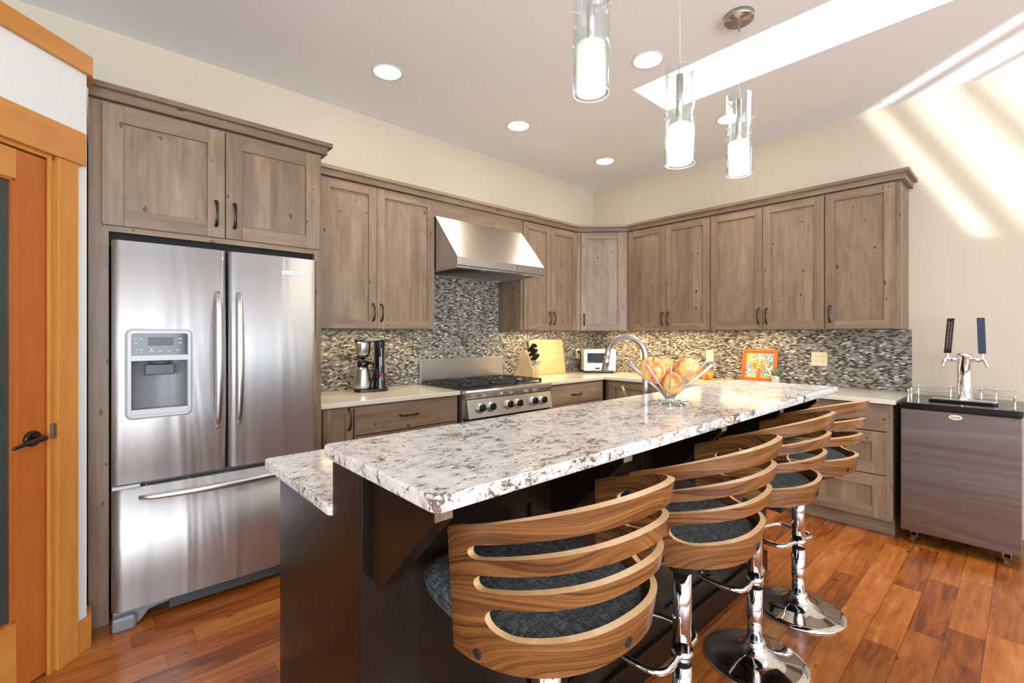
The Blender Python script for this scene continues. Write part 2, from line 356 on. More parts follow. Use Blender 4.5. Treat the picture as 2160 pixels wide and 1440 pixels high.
# ------------------------------------------------------------------ mesh helpers
class B:
    def __init__(s): s.bm = bmesh.new(); s.uv = s.bm.loops.layers.uv.new('UVMap')
    def poly(s, pts, mi=0, uvs=None, smooth=False):
        vs = [s.bm.verts.new(p) for p in pts]
        f = s.bm.faces.new(vs); f.material_index = mi; f.smooth = smooth
        if uvs:
            for lp, q in zip(f.loops, uvs): lp[s.uv].uv = q
        return f
    def prism(s, pts, d, mi=0, g=None, mat=None):
        """extrude polygon pts (3-D) by vector d, grain vector g"""
        pts = [Vector(p) for p in pts]; d = Vector(d); g = (Vector(g) if g else Vector((0, 0, 1))).normalized()
        ou, ov = random.uniform(0, 9), random.uniform(0, 9)
        a = [s.bm.verts.new(p) for p in pts]; b = [s.bm.verts.new(p+d) for p in pts]
        n = len(pts); fs = []
        fs.append(s.bm.faces.new(a[::-1])); fs.append(s.bm.faces.new(b))
        for i in range(n): fs.append(s.bm.faces.new((a[i], a[(i+1) % n], b[(i+1) % n], b[i])))
        bmesh.ops.recalc_face_normals(s.bm, faces=fs)
        for f in fs:
            f.material_index = mi; f.normal_update(); nn = f.normal
            gg = g-nn*g.dot(nn)
            if gg.length < .1: gg = nn.orthogonal()
            gg.normalize(); cc = nn.cross(gg)
            for lp in f.loops:
                c = lp.vert.co; lp[s.uv].uv = (c.dot(cc)+ou, c.dot(gg)+ov)
        return fs
    def box(s, x0, x1, y0, y1, z0, z1, mi=0, g=(0, 0, 1)):
        return s.prism([(x0, y0, z0), (x1, y0, z0), (x1, y1, z0), (x0, y1, z0)], (0, 0, z1-z0), mi, g)
    def plate(s, x0, x1, y0, y1, z0, z1, uvf):
        fs = s.box(x0, x1, y0, y1, z0, z1)
        for f in fs:
            for lp in f.loops: lp[s.uv].uv = uvf(lp.vert.co)
    def lathe(s, prof, n=32, c=(0, 0, 0), mi=0, axis='z', smooth=True, ang=(0, 2*PI)):
        full = abs(ang[1]-ang[0]-2*PI) < 1e-6; rings = []
        c = Vector(c)
        for (r, z) in prof:
            ring = []
            for i in range(n if full else n+1):
                a = ang[0]+(ang[1]-ang[0])*i/n
                v = Vector((r*math.cos(a), r*math.sin(a), z))
                if axis == 'y': v = Vector((v.x, v.z, -v.y))
                if axis == '-y': v = Vector((v.x, -v.z, v.y))
                if axis == 'x': v = Vector((v.z, v.x, v.y))
                if axis == '-x': v = Vector((-v.z, v.x, -v.y))
                ring.append(s.bm.verts.new(v+c))
            rings.append(ring)
        fs = []
        for k in range(len(rings)-1):
            a, b = rings[k], rings[k+1]; m = len(a)
            for i in range(m if full else m-1):
                j = (i+1) % m
                try: f = s.bm.faces.new((a[i], a[j], b[j], b[i]))
                except ValueError: continue
                f.smooth = smooth; f.material_index = mi; fs.append(f)
                for lp in f.loops:
                    vi = lp.vert.co; lp[s.uv].uv = (i/n*.3, vi.z)
        if full:
            for ring, (r, z) in ((rings[0], prof[0]), (rings[-1], prof[-1])):
                if r > 1e-6:
                    f = s.bm.faces.new(ring); f.material_index = mi; fs.append(f)
        bmesh.ops.remove_doubles(s.bm, verts=[v for r in rings for v in r], dist=1e-6)
        return fs
    def tube(s, pts, r, n=12, mi=0, ry=None, up=(0, 0, 1), closed=False, cap=True):
        """r number or list; ry second radius (list/number) for flat sections"""
        pts = [Vector(p) for p in pts]; N = len(pts); rings = []
        prev = None
        for i, p in enumerate(pts):
            if closed: t = pts[(i+1) % N]-pts[i-1]
            else: t = pts[min(i+1, N-1)]-pts[max(i-1, 0)]
            t.normalize(); u = Vector(up) if prev is None else prev
            a = u-t*u.dot(t)
            if a.length < 1e-4: a = t.orthogonal()
            a.normalize(); prev = a; b = t.cross(a)
            ra = r[i] if isinstance(r, (list, tuple)) else r
            rb = (ry[i] if isinstance(ry, (list, tuple)) else ry) if ry is not None else ra
            rings.append([s.bm.verts.new(p+a*ra*math.cos(2*PI*k/n)+b*rb*math.sin(2*PI*k/n)) for k in range(n)])
        for i in range(N if closed else N-1):
            a, b = rings[i], rings[(i+1) % N]
            for k in range(n):
                f = s.bm.faces.new((a[k], a[(k+1) % n], b[(k+1) % n], b[k])); f.smooth = True; f.material_index = mi
        if cap and not closed:
            for f in (s.bm.faces.new(rings[0][::-1]), s.bm.faces.new(rings[-1])): f.material_index = mi
    def ball(s, c, r, sx=1, sy=1, sz=1, n=20, m=12, mi=0, f=None):
        prof = []
        for i in range(m+1):
            a = -PI/2+PI*i/m; rr, zz = r*math.cos(a), r*math.sin(a)
            if f: rr, zz = f(rr, zz)
            prof.append((max(rr, 0)*1.0, zz*sz))
        k = len(s.bm.verts)
        s.bm.verts.ensure_lookup_table()
        old = set(s.bm.verts)
        s.lathe(prof, n, (0, 0, 0), mi)
        for v in s.bm.verts:
            if v not in old: v.co = Vector((v.co.x*sx, v.co.y*sy, v.co.z))+Vector(c)
    def disc(s, c, rx, rz, d=(0, -.002, 0), n=24, mi=0):
        s.prism([(c[0]+rx*math.cos(2*PI*i/n), c[1], c[2]+rz*math.sin(2*PI*i/n)) for i in range(n)], d, mi)

def arc(c, r, a0, a1, n, plane='xz'):
    o = []
    for i in range(n+1):
        a = a0+(a1-a0)*i/n; u, v = r*math.cos(a), r*math.sin(a)
        o.append({'xz': (c[0]+u, c[1], c[2]+v), 'yz': (c[0], c[1]+u, c[2]+v), 'xy': (c[0]+u, c[1]+v, c[2])}[plane])
    return o

def bez(pts, n=8):
    """Catmull-Rom through pts"""
    P = [Vector(p) for p in pts]; P = [2*P[0]-P[1]]+P+[2*P[-1]-P[-2]]; o = []
    for i in range(1, len(P)-2):
        for k in range(n):
            t = k/n; a, b, c, d = P[i-1:i+3]
            o.append(.5*((2*b)+(-a+c)*t+(2*a-5*b+4*c-d)*t*t+(-a+3*b-3*c+d)*t**3))
    o.append(P[-2]); return o

def rrect(x0, x1, z0, z1, r, n=5):
    o = []
    for cx, cz, a in ((x1-r, z1-r, 0), (x0+r, z1-r, PI/2), (x0+r, z0+r, PI), (x1-r, z0+r, 1.5*PI)):
        for i in range(n+1): o.append((cx+r*math.cos(a+PI/2*i/n), cz+r*math.sin(a+PI/2*i/n)))
    return o

def obj(name, b, mats, parent=None, bevel=0, sub=0, local=None, shade=False):
    me = bpy.data.meshes.new(name)
    bmesh.ops.recalc_face_normals(b.bm, faces=b.bm.faces[:]) if not getattr(b, 'keep', False) else None
    if parent is not None and not local:
        # mesh coordinates were given in world space; bring them into the parent's frame
        root = parent; off = Vector((0, 0, 0))
        while root is not None: off += root.location; root = root.parent
        for v in b.bm.verts: v.co -= off
    b.bm.to_mesh(me); b.bm.free()
    for m in (mats if isinstance(mats, (list, tuple)) else [mats]): me.materials.append(M[m])
    o = bpy.data.objects.new(name, me); COL.objects.link(o)
    if parent is not None: o.parent = parent
    if bevel:
        md = o.modifiers.new('bevel', 'BEVEL'); md.width = bevel; md.segments = 2; md.limit_method = 'ANGLE'; md.angle_limit = math.radians(40)
    if sub:
        md = o.modifiers.new('sub', 'SUBSURF'); md.levels = sub; md.render_levels = sub
    return o
def tag(o, label=None, cat=None, group=None, kind=None):
    if label: o['label'] = label
    if cat: o['category'] = cat
    if group: o['group'] = group
    if kind: o['kind'] = kind
    return o
def thing(name, label, cat, loc=(0, 0, 0), rotz=0, group=None):
    o = bpy.data.objects.new(name, None); o.empty_display_size = .1; COL.objects.link(o)
    o.location = loc; o.rotation_euler = (0, 0, rotz); return tag(o, label, cat, group)
def struct(name, b, m, parent=None, **k):
    o = obj(name, b, m, parent, **k)
    if parent is None: o['kind'] = 'structure'
    return o
def copy_tree(o, parent=None):
    c = o.copy(); COL.objects.link(c)
    if parent is not None: c.parent = parent
    for ch in list(o.children): copy_tree(ch, c)
    return c
def lettering(name, text, size, mat, parent, loc, rot, ext=.0006, wide=1.0):
    cu = bpy.data.curves.new(name, 'FONT'); cu.body = text; cu.size = size; cu.extrude = ext
    cu.align_x = 'CENTER'; cu.align_y = 'CENTER'
    t = bpy.data.objects.new(name, cu); COL.objects.link(t)
    bpy.context.view_layer.update()
    me = bpy.data.meshes.new_from_object(t.evaluated_get(bpy.context.evaluated_depsgraph_get()))
    bpy.data.objects.remove(t)
    me.materials.clear(); me.materials.append(M[mat])
    o = bpy.data.objects.new(name, me); COL.objects.link(o); o.parent = parent; o.location = loc; o.rotation_euler = rot; o.scale = (wide, 1, 1)
    return o

def offset_path(path, d):
    """offset a 2-D polyline to its right by d with mitres"""
    n = len(path); out = []
    for i in range(n):
        ns = []
        for a, b in ((i-1, i), (i, i+1)):
            if a < 0 or b >= n: continue
            v = Vector((path[b][0]-path[a][0], path[b][1]-path[a][1])).normalized(); ns.append(Vector((v.y, -v.x)))
        if len(ns) == 1: m = ns[0]*d
        else:
            h = (ns[0]+ns[1]).normalized(); m = h*(d/h.dot(ns[0]))
        out.append((path[i][0]+m.x, path[i][1]+m.y))
    return out
def run(b, path, d0, d1, z0, z1, mi=0):
    """board following a path, from offset d0 to d1, mitred"""
    A, C = offset_path(path, d0), offset_path(path, d1)
    for i in range(len(path)-1):
        g = (path[i+1][0]-path[i][0], path[i+1][1]-path[i][1], 0)
        b.prism([(*A[i], z0), (*A[i+1], z0), (*C[i+1], z0), (*C[i], z0)], (0, 0, z1-z0), mi, g)

# ------------------------------------------------------------------ room shell
CZ = 3.09
b = B(); b.box(-9.2, .15, -8.2, .15, -.1, 0); struct('floor', b, 'floor')
b = B(); b.box(-9.2, .15, 0, .15, 0, CZ+.1); struct('wall_back', b, 'wall')
b = B(); b.box(0, .15, -8.2, 0, 0, CZ+.1); struct('wall_right', b, 'wall')
b = B()  # wall behind the camera with three window openings
xs = [(-8.6, -6.1), (-5.85, -3.35), (-3.1, -.6)]
b.box(-9.2, .0, -8.2, -8.05, 0, .35); b.box(-9.2, 0, -8.2, -8.05, 2.75, CZ)
px = -9.2
for x0, x1 in xs+[(0, 0)]:
    b.box(px, x0, -8.2, -8.05, .35, 2.75); px = x1
struct('wall_front', b, 'wall')
b = B(); b.box(-9.2, -9.05, -8.05, -7.0, 0, CZ); b.box(-9.2, -9.05, -3.4, .15, 0, CZ); b.box(-9.2, -9.05, -7.0, -3.4, 0, .4); b.box(-9.2, -9.05, -7.0, -3.4, 2.6, CZ)
struct('wall_left', b, 'wall')
sx0, sx1, sy0, sy1 = -1.658, -1.185, -4.55, -1.65
b = B()
b.box(-9.2, sx0, -8.2, .0, CZ, CZ+.1); b.box(sx1, 0, -8.2, 0, CZ, CZ+.1)
b.box(sx0, sx1, sy1, 0, CZ, CZ+.1); b.box(sx0, sx1, -8.2, sy0, CZ, CZ+.1); struct('ceiling', b, 'ceil')
b = B()
b.box(sx0-.03, sx0, sy0, sy1, CZ+.1, 4.2); b.box(sx1, sx1+.03, sy0, sy1, CZ+.1, 4.2)
b.box(sx0-.03, sx1+.03, sy1, sy1+.03, CZ+.1, 4.2); b.box(sx0-.03, sx1+.03, sy0-.03, sy0, CZ+.1, 4.2)
for (x0, x1, y0, y1) in ((sx0, sx0+.002, sy0, sy1), (sx1-.002, sx1, sy0, sy1), (sx0, sx1, sy1-.002, sy1), (sx0, sx1, sy0, sy0+.002)):
    b.box(x0, x1, y0, y1, CZ+.0005, CZ+.1)
struct('window_1', b, 'shaft')

# pantry corner: a 45 degree wall with a door, lower than the ceiling
PX, PY = -4.545, -.828; S2 = math.sqrt(.5)
def dg(s, o=0.):  # point on the diagonal wall: s along it (0 at its right end, negative leftwards), o out of the wall towards the room
    return (PX+s*S2+o*S2, PY+s*S2-o*S2)
def dbox(b, s0, s1, o0, o1, z0, z1, mi=0, g='z'):
    A = [dg(s0, o0), dg(s1, o0), dg(s1, o1), dg(s0, o1)]
    gv = (0, 0, 1) if g == 'z' else (S2, S2, 0)
    b.prism([(*p, z0) for p in A], (0, 0, z1-z0), mi, gv)
b = B(); PT = 2.46
dl, dr = -.95, -.150   # door opening along s
dbox(b, -1.35, dl, -.1, 0, 0, PT); dbox(b, dr, 0, -.1, 0, 0, PT); dbox(b, dl, dr, -.1, 0, 2.06, PT)
b.box(PX-.075, PX, PY-.0, -.70, 0, PT)
b.box(-8.9, dg(-1.35)[0]+.05, dg(-1.35)[1]-.05, dg(-1.35)[1]+.05, 0, PT)
struct('wall_pantry', b, 'pwall')
b = B(); q = dg(-1.35)
b.prism([(PX, -.70, PT-.04), (PX, 0, PT-.04), (-8.9, 0, PT-.04), (-8.9, q[1], PT-.04), (q[0], q[1], PT-.04), (PX-.05, PY+.02, PT-.04)], (0, 0, .035), 0)
struct('ceiling_pantry', b, 'pwall')
b = B()   # wooden cap board on top of the pantry wall
pth = [dg(-1.35), dg(0), (PX, -.70)]
run(b, pth, 0, .02, PT-.003, PT+.078); run(b, pth[:3], -.03, .0, PT, PT+.07)
struct('trim_1', b, 'fir', bevel=.002)
b = B()
dbox(b, dr-.003, dr-.015-.0, .0, .012, 0, 2.05)  # stop edge
dbox(b, -.137, -.055, 0, .02, 0, 2.055)
dbox(b, dl-.08, dl+.003, 0, .02, 0, 2.055)
struct('trim_2', b, 'fir', bevel=.002)
b = B(); dbox(b, dl-.11, -.028, 0, .028, 2.055, 2.192, 0, 'x'); struct('trim_3', b, 'fir', bevel=.002)
b = B(); dbox(b, -.15, -.137, -.09, .006, 0, 2.055); dbox(b, dl, -.137, -.09, .006, 2.04, 2.055, 0, 'x'); struct('trim_4', b, 'fir')
b = B(); run(b, [dg(-.055), dg(0), (PX, -.722)], 0, .016, 0, .135); struct('baseboard_left', b, 'fir', bevel=.002)
b = B(); b.box(-.016, 0, -8.0, -3.56, 0, .135, 0, (0, 1, 0)); struct('baseboard_right', b, 'fir', bevel=.002)
# pantry door
door = bpy.data.objects.new('door_1', None); COL.objects.link(door); door.location = (*dg(dr), 0); door['kind'] = 'structure'
o0, o1 = -.045, -.005; s1 = -.155; s0 = dl+.01
b = B(); dbox(b, s1-.112, s1, o0, o1, .012, 2.035); dbox(b, s0, s0+.112, o0, o1, .012, 2.035); obj('stile', b, 'firdoor', door, bevel=.001)
b = B(); dbox(b, s0+.112, s1-.112, o0, o1, 1.925, 2.035, 0, 'x'); dbox(b, s0+.112, s1-.112, o0, o1, .012, .27, 0, 'x'); obj('rail', b, 'fir', door, bevel=.001)
b = B(); dbox(b, s0+.112, s1-.112, -.03, -.02, .27, 1.925); obj('glass_pane', b, 'doorglass', door)
b = B(); 
for (a, c, z0, z1) in ((s1-.124, s1-.112, .27, 1.925), (s0+.112, s0+.124, .27, 1.925)): dbox(b, a, c, -.028, -.009, z0, z1)
dbox(b, s0+.112, s1-.112, -.028, -.009, .27, .28); dbox(b, s0+.112, s1-.112, -.028, -.009, 1.915, 1.925); obj('glazing_bead', b, 'firdoor', door)
hc = dg(s1-.06, -.005); hz = .945
b = B(); n3 = Vector((S2, -S2, 0)); t3 = Vector((S2, S2, 0)); hp = Vector((*hc, hz))
b.tube([hp, hp+n3*.008, hp+n3*.012], [.030, .030, .026], 24); b.tube([hp+n3*.01, hp+n3*.05], .011, 16)
b.tube(bez([hp+n3*.045+t3*.008, hp+n3*.052-t3*.02, hp+n3*.052-t3*.06+Vector((0, 0, -.006)), hp+n3*.048-t3*.105+Vector((0, 0, -.016))], 5), [.011]*5+[.009]*5+[.007]*5+[.005], 12, ry=[.011]*5+[.006]*5+[.004]*5+[.003])
hd = obj('door_handle', b, 'bronze', door)
b = B(); a = Vector((*dg(-.148, .006), hz)); b.box(a.x-.006, a.x+.008, a.y-.014, a.y+.002, hz-.012, hz+.045); obj('strike_plate', b, 'bronze', door, bevel=.002)

# ------------------------------------------------------------------ cabinets
def pull(parent, x, z, L=.12, horiz=False, y=-.0):
    """arched bronze pull; local to a door or drawer front whose face is at y"""
    b = B(); h = L/2
    def P(t, o): return (x+(t if horiz else 0), y-o, z+(0 if horiz else t))
    pts = [P(-h, 0), P(-h*.97, .014), P(-h*.72, .024), P(-h*.35, .031), P(0, .033), P(h*.35, .031), P(h*.72, .024), P(h*.97, .014), P(h, 0)]
    pts = bez(pts, 3); n = len(pts)
    wd = [.0055+.0035*abs(i/(n-1)-.5)*2 for i in range(n)]
    th = [.0035]*n
    b.tube(pts, wd if horiz else wd, 10, ry=th, up=(0, 0, 1) if horiz else (1, 0, 0))
    for s_ in (-h, h):
        b.lathe([(.009, 0), (.009, .003), (.006, .006)], 14, P(s_, 0), axis='-y')
    return obj('handle', b, 'bronze', parent, local=True)

def front(parent, kind, x0, x1, z0, z1, hx=None, hz=None, fw=.062, thick=.02, hl=.12):
    b = B(); w = x1-x0
    if kind == 'slab':
        b.box(x0, x1, -thick, 0, z0, z1, 0, (1, 0, 0))
    else:
        b.box(x0, x0+fw, -thick, 0, z0, z1); b.box(x1-fw, x1, -thick, 0, z0, z1)
        b.box(x0+fw, x1-fw, -thick, 0, z0, z0+fw, 0, (1, 0, 0)); b.box(x0+fw, x1-fw, -thick, 0, z1-fw, z1, 0, (1, 0, 0))
        if kind == 'drawer': b.box(x0+fw, x1-fw, -thick+.010, -.002, z0+fw, z1-fw, 0, (0, 0, 1))
        else: b.box(x0+fw, x1-fw, -thick+.010, -.002, z0+fw, z1-fw)
    o = obj('door' if kind == 'door' else 'drawer', b, 'alder', parent, bevel=.0015, local=True)
    if hx is not None: pull(o, hx, hz, hl, kind != 'door', -thick)
    return o

def cabinet(name, label, cat, x, y, rot, w, depth, z0, z1, fronts, kick=0, rail=.02, group=None):
    t = thing(name, label, cat, (x, y, 0), rot, group)
    b = B(); fr = .022
    b.box(0, .018, .018, depth, z0, z1); b.box(w-.018, w, .018, depth, z0, z1)
    b.box(.018, w-.018, .018, depth, z0, z0+.018, 0, (1, 0, 0)); b.box(.018, w-.018, .018, depth, z1-.018, z1, 0, (1, 0, 0))
    b.box(.018, w-.018, depth-.01, depth, z0+.018, z1-.018)
    # face frame
    b.box(0, .03, -.0005, .018, z0, z1); b.box(w-.03, w, -.0005, .018, z0, z1)
    b.box(.03, w-.03, -.0005, .018, z0, z0+.03, 0, (1, 0, 0)); b.box(.03, w-.03, -.0005, .018, z1-.03, z1, 0, (1, 0, 0))
    obj('cabinet_body', b, 'alder', t, local=True)
    if kick:
        b = B(); b.box(0, w-.0, .07, depth, 0, z0, 0, (1, 0, 0)); obj('toe_kick', b, 'alder', t, local=True)
    for f in fronts: front(t, *f[:5], **(f[5] if len(f) > 5 else {}))
    return t

UZ0, UZ1 = 1.385, 2.425
# wall run on the back wall. fronts stand at y=-.35, bodies at -.33
cabinet('wall_cabinet', 'two-door grey-stained wall cabinet between the refrigerator and the range hood', 'cabinet', -3.497, -.33, 0, 1.012, .327, UZ0, UZ1,
        [('door', .115, .517, UZ0+.003, UZ1-.01, dict(hx=.487, hz=1.505)), ('door', .521, 1.009, UZ0+.003, UZ1-.01, dict(hx=.551, hz=1.505))])
cabinet('wall_cabinet', 'narrow two-door wall cabinet just right of the range hood', 'cabinet', -1.522, -.33, 0, .806, .327, UZ0, UZ1,
        [('door', .030, .402, UZ0+.003, UZ1-.01, dict(hx=.375, hz=1.505)), ('door', .406, .795, UZ0+.003, UZ1-.01, dict(hx=.434, hz=1.505))])
b = B(); b.box(-2.484, -1.523, -.33, -.31, 2.30, UZ1, 0, (1, 0, 0)); o = obj('hood_valance', b, 'alder')
tag(o, 'plain wooden valance board above the range hood', 'valance')
# diagonal corner
c0, c1 = (-.714, -.33), (-.33, -.714)
t = thing('corner_cabinet', 'single-door diagonal wall cabinet in the room corner above the toaster oven', 'cabinet', (c0[0], c0[1], 0), -PI/4)
wd = math.hypot(c1[0]-c0[0], c1[1]-c0[1])
b = B()
loc = lambda x, y: ((x-c0[0])*S2-(y-c0[1])*S2, (x-c0[0])*S2+(y-c0[1])*S2)
pl = [loc(*p) for p in (c0, c1, (-.005, -.714), (-.005, -.005), (-.714, -.005))]
b.prism([(*p, UZ0) for p in pl], (0, 0, UZ1-UZ0)); obj('cabinet_body', b, 'alder', t, local=True)
front(t, 'door', .05, wd-.05, UZ0+.003, UZ1-.01, hx=.082, hz=1.50)
# right wall run
def uB(y0, y1, doors, label):
    fr = []
    for (a, c, h) in doors: fr.append(('door', y0-a, y0-c, UZ0+.003, UZ1-.01, dict(hx=y0-h, hz=1.50)))
    return cabinet('wall_cabinet', label, 'cabinet', -.33, y0, -PI/2, y0-y1, .327, UZ0, UZ1, fr)
uB(-.716, -1.601, [(-.735, -1.157, -1.128), (-1.161, -1.597, -1.190)], 'two-door wall cabinet on the right wall next to the diagonal corner cabinet')
uB(-1.603, -2.492, [(-1.607, -2.047, -2.017), (-2.051, -2.489, -2.081)], 'two-door wall cabinet on the right wall, above the framed picture and the cactus')
uB(-2.494, -2.945, [(-2.497, -2.917, -2.530)], 'single-door wall cabinet at the open right end of the run, nearest the beer fridge')
b = B(); pth = [(-3.497, -.33), (-.714, -.33), (-.33, -.714), (-.33, -2.945), (-.002, -2.945)]
pth[0] = (-3.44, -.33); run(b, pth, -.02, .028, 2.427, 2.468); run(b, pth, -.02, .052, 2.468, 2.492)
tag(obj('crown_molding', b, 'alder'), 'long wooden crown molding running round the corner on top of the wall cabinets', 'molding')

# tall refrigerator surround
FX0, FX1, FY = -4.540, -3.500, -.68
t = thing('refrigerator_cabinet', 'tall grey-stained surround with two top doors around the refrigerator', 'cabinet', (FX0, FY, 0))
b = B(); b.box(FX0, FX0+.07, FY, -.003, 0, 2.425); b.box(FX1-.04, FX1, FY, -.003, 0, 2.425)
b.box(FX0+.07, FX1-.04, FY, -.003, 1.825, 1.852, 0, (1, 0, 0)); b.box(FX0+.07, FX1-.04, FY+.0, -.003, 2.40, 2.425, 0, (1, 0, 0)); b.box(FX0+.07, FX1-.04, -.05, -.003, 1.85, 2.40)
obj('cabinet_body', b, 'alder', t)
o = front(t, 'door', .046, .534, 1.852, 2.412, fw=.078, hx=.494, hz=1.975, hl=.125)
o = front(t, 'door', .538, 1.024, 1.852, 2.412, fw=.078, hx=.578, hz=1.975, hl=.125)
b = B(); b.box(FX0+.07, FX1-.04, -.64, -.62, 1.76, 1.825); obj('gap_shade', b, 'mblack', t)  # black sheet standing for the shade in the gap above the refrigerator
b = B(); pth = [(FX0, FY), (FX1, FY), (FX1, -.36)]
run(b, pth, -.02, .028, 2.427, 2.468); run(b, pth, -.02, .052, 2.468, 2.492); obj('crown', b, 'alder', t)

# base cabinets, back wall
BZ0, BZ1 = .105, .884
cabinet('base_cabinet', 'narrow base cabinet beside the refrigerator under the coffee maker counter', 'cabinet', -3.498, -.61, 0, .224, .6, BZ0, BZ1,
        [('door', .028, .216, BZ0+.005, .874, dict(fw=.05, hx=.190, hz=.80, hl=.13))], kick=1)
cabinet('base_cabinet', 'wide drawer base cabinet under the coffee maker, left of the range', 'cabinet', -3.274, -.61, 0, .826, .6, BZ0, BZ1,
        [('slab', .006, .808, .690, .872, dict(hx=.402, hz=.785, hl=.14)), ('drawer', .006, .808, .400, .684, dict(hx=.402, hz=.55, hl=.14)), ('drawer', .006, .808, .112, .394, dict(hx=.402, hz=.26, hl=.14))], kick=1)
cabinet('base_cabinet', 'base cabinet with a wide slab drawer right of the range', 'cabinet', -1.485, -.61, 0, .850, .6, BZ0, BZ1,
        [('slab', .04, .835, .690, .868, dict(hx=.42, hz=.772, hl=.14)), ('door', .04, .435, .112, .684), ('door', .440, .835, .112, .684)], kick=1)
# base cabinets, right wall
def bB(y0, y1, fr, label): return cabinet('base_cabinet', label, 'cabinet', -.61, y0, -PI/2, y0-y1, .6, BZ0, BZ1, fr, kick=1)
bB(-.64, -1.24, [('door', .045, .597, .112, .868)], 'single-door base cabinet on the right wall beside the inside corner')
bB(-1.242, -2.09, [('slab', .004, .842, .690, .868), ('door', .004, .421, .112, .684), ('door', .425, .842, .112, .684)], 'base cabinet on the right wall between the corner one and the three-drawer one')
cabs = bB(-2.092, -2.944, [('slab', .01, .823, .700, .876), ('drawer', .01, .823, .410, .694, dict(fw=.078)), ('drawer', .01, .823, .114, .404, dict(fw=.078))], 'three-drawer base cabinet at the right end of the counter beside the beer fridge')

# countertops
b = B(); b.box(-3.498, -2.446, -.648, -.012, .885, .915); tag(obj('countertop', b, 'quartz', bevel=.003), 'short cream quartz countertop between refrigerator and range', 'countertop')
b = B(); b.prism([(-1.488, -.648, .885), (-.648, -.648, .885), (-.648, -2.963, .885), (-.012, -2.963, .885), (-.012, -.012, .885), (-1.488, -.012, .885)], (0, 0, .03))
tag(obj('countertop', b, 'quartz', bevel=.003), 'L-shaped cream quartz countertop running round the room corner', 'countertop')

# mosaic backsplash
b = B()
b.plate(-3.498, -2.486, -.011, -.001, .9155, 1.384, lambda c: (c.x, c.z))
b.plate(-2.482, -1.524, -.011, -.001, .9155, 1.88, lambda c: (c.x, c.z))
b.plate(-1.522, -.001, -.011, -.001, .9155, 1.384, lambda c: (c.x, c.z))
tag(obj('tile_backsplash', b, 'mosaic'), 'glass and stone mosaic backsplash on the wall behind the range', 'backsplash')
b = B(); b.plate(-.011, -.001, -2.964, -.012, .9155, 1.384, lambda c: (-c.y+.007, c.z))
tag(obj('tile_backsplash', b, 'mosaic'), 'mosaic backsplash on the right wall behind the framed picture', 'backsplash')

# outlets
def outlet(x, y, z, rot, w, label, n=1):
    t = thing('wall_outlet', label, 'outlet', (x, y, z), rot)
    b = B(); b.prism([(p[0], 0, p[1]) for p in rrect(-w/2, w/2, -.058, .058, .006)], (0, -.005, 0)); obj('cover_plate', b, 'ivory', t, bevel=.001, local=True)
    for k in range(n):
        cx = (k-(n-1)/2)*.046
        for dz in (-.02, .02):
            b = B(); b.prism([(p[0], -.005, p[1]) for p in rrect(cx-.016, cx+.016, dz-.013, dz+.013, .006)], (0, -.0015, 0)); o = obj('socket', b, 'ivory', t, local=True)
            b = B()
            for sx in (-.006, .006): b.box(cx+sx-.001, cx+sx+.001, -.0072, -.0062, dz-.003, dz+.006)
            obj('slots', b, 'mblack', o, local=True)
outlet(-.305, -.0115, 1.12, 0, .075, 'ivory outlet plate behind the toaster oven with its plug in it')
outlet(-.0115, -.700, 1.133, -PI/2, .072, 'ivory outlet plate on the right wall behind the faucet arch')
outlet(-.0115, -1.443, 1.133, -PI/2, .072, 'single ivory outlet plate between fruit bowl and framed picture')
outlet(-.0115, -2.373, 1.14, -PI/2, .115, 'double-width ivory outlet plate right of the framed picture', 2)

# ------------------------------------------------------------------ refrigerator
t = thing('refrigerator', 'stainless french-door refrigerator with water dispenser and bottom freezer drawer', 'refrigerator', (-4.01, -.72, 0))
YD = -.785; FL, FR, FM = -4.462, -3.562, -4.012
b = B(); b.box(FL+.012, FR-.012, -.715, -.04, .02, 1.745); obj('cabinet_body', b, 'mblack', t)
def panel_door(name, x0, x1, z0, z1, hole=None, bulge=.010):
    """door with a gently bowed front face, edges rounded back"""
    b = B(); n = 24; prof = []
    us = [i/n for i in range(n+1)]
    if hole: us = sorted([u for u in us if min(abs(x0+(x1-x0)*u-hole[0]), abs(x0+(x1-x0)*u-hole[1])) > .004]+[(hole[0]-x0)/(x1-x0), (hole[1]-x0)/(x1-x0)])
    n = len(us)-1
    for u in us:
        x = x0+(x1-x0)*u; e = min(u, 1-u)*(x1-x0)
        y = YD-bulge*(1-(2*u-1)**2)
        if e < .012: y += .012*(1-math.sqrt(max(0, 1-(1-e/.012)**2)))
        prof.append((x, y))
    xs_ = [p[0] for p in prof]
    zr = [z0, z1]
    if hole:
        hx0, hx1, hz0, hz1 = hole; zr = [z0, hz0, hz1, z1]
    for k in range(len(zr)-1):
        for i in range(n):
            if hole and k == 1 and prof[i][0] > hx0-.001 and prof[i+1][0] < hx1+.001: continue
            (xa, ya), (xb, yb) = prof[i], prof[i+1]
            b.poly([(xa, ya, zr[k]), (xb, yb, zr[k]), (xb, yb, zr[k+1]), (xa, ya, zr[k+1])], 0, [(xa, zr[k]), (xb, zr[k]), (xb, zr[k+1]), (xa, zr[k+1])], True)
    yb_ = -.722
    top = [(p[0], p[1], z1) for p in prof]+[(x1, yb_, z1), (x0, yb_, z1)]
    b.poly(top); b.poly([(p[0], p[1], z0) for p in top][::-1])
    b.poly([(x0, prof[0][1], z0), (x0, prof[0][1], z1), (x0, yb_, z1), (x0, yb_, z0)]); b.poly([(x1, prof[-1][1], z0), (x1, yb_, z0), (x1, yb_, z1), (x1, prof[-1][1], z1)])
    bmesh.ops.remove_doubles(b.bm, verts=b.bm.verts[:], dist=1e-5)
    return obj(name, b, 'fridge', t)
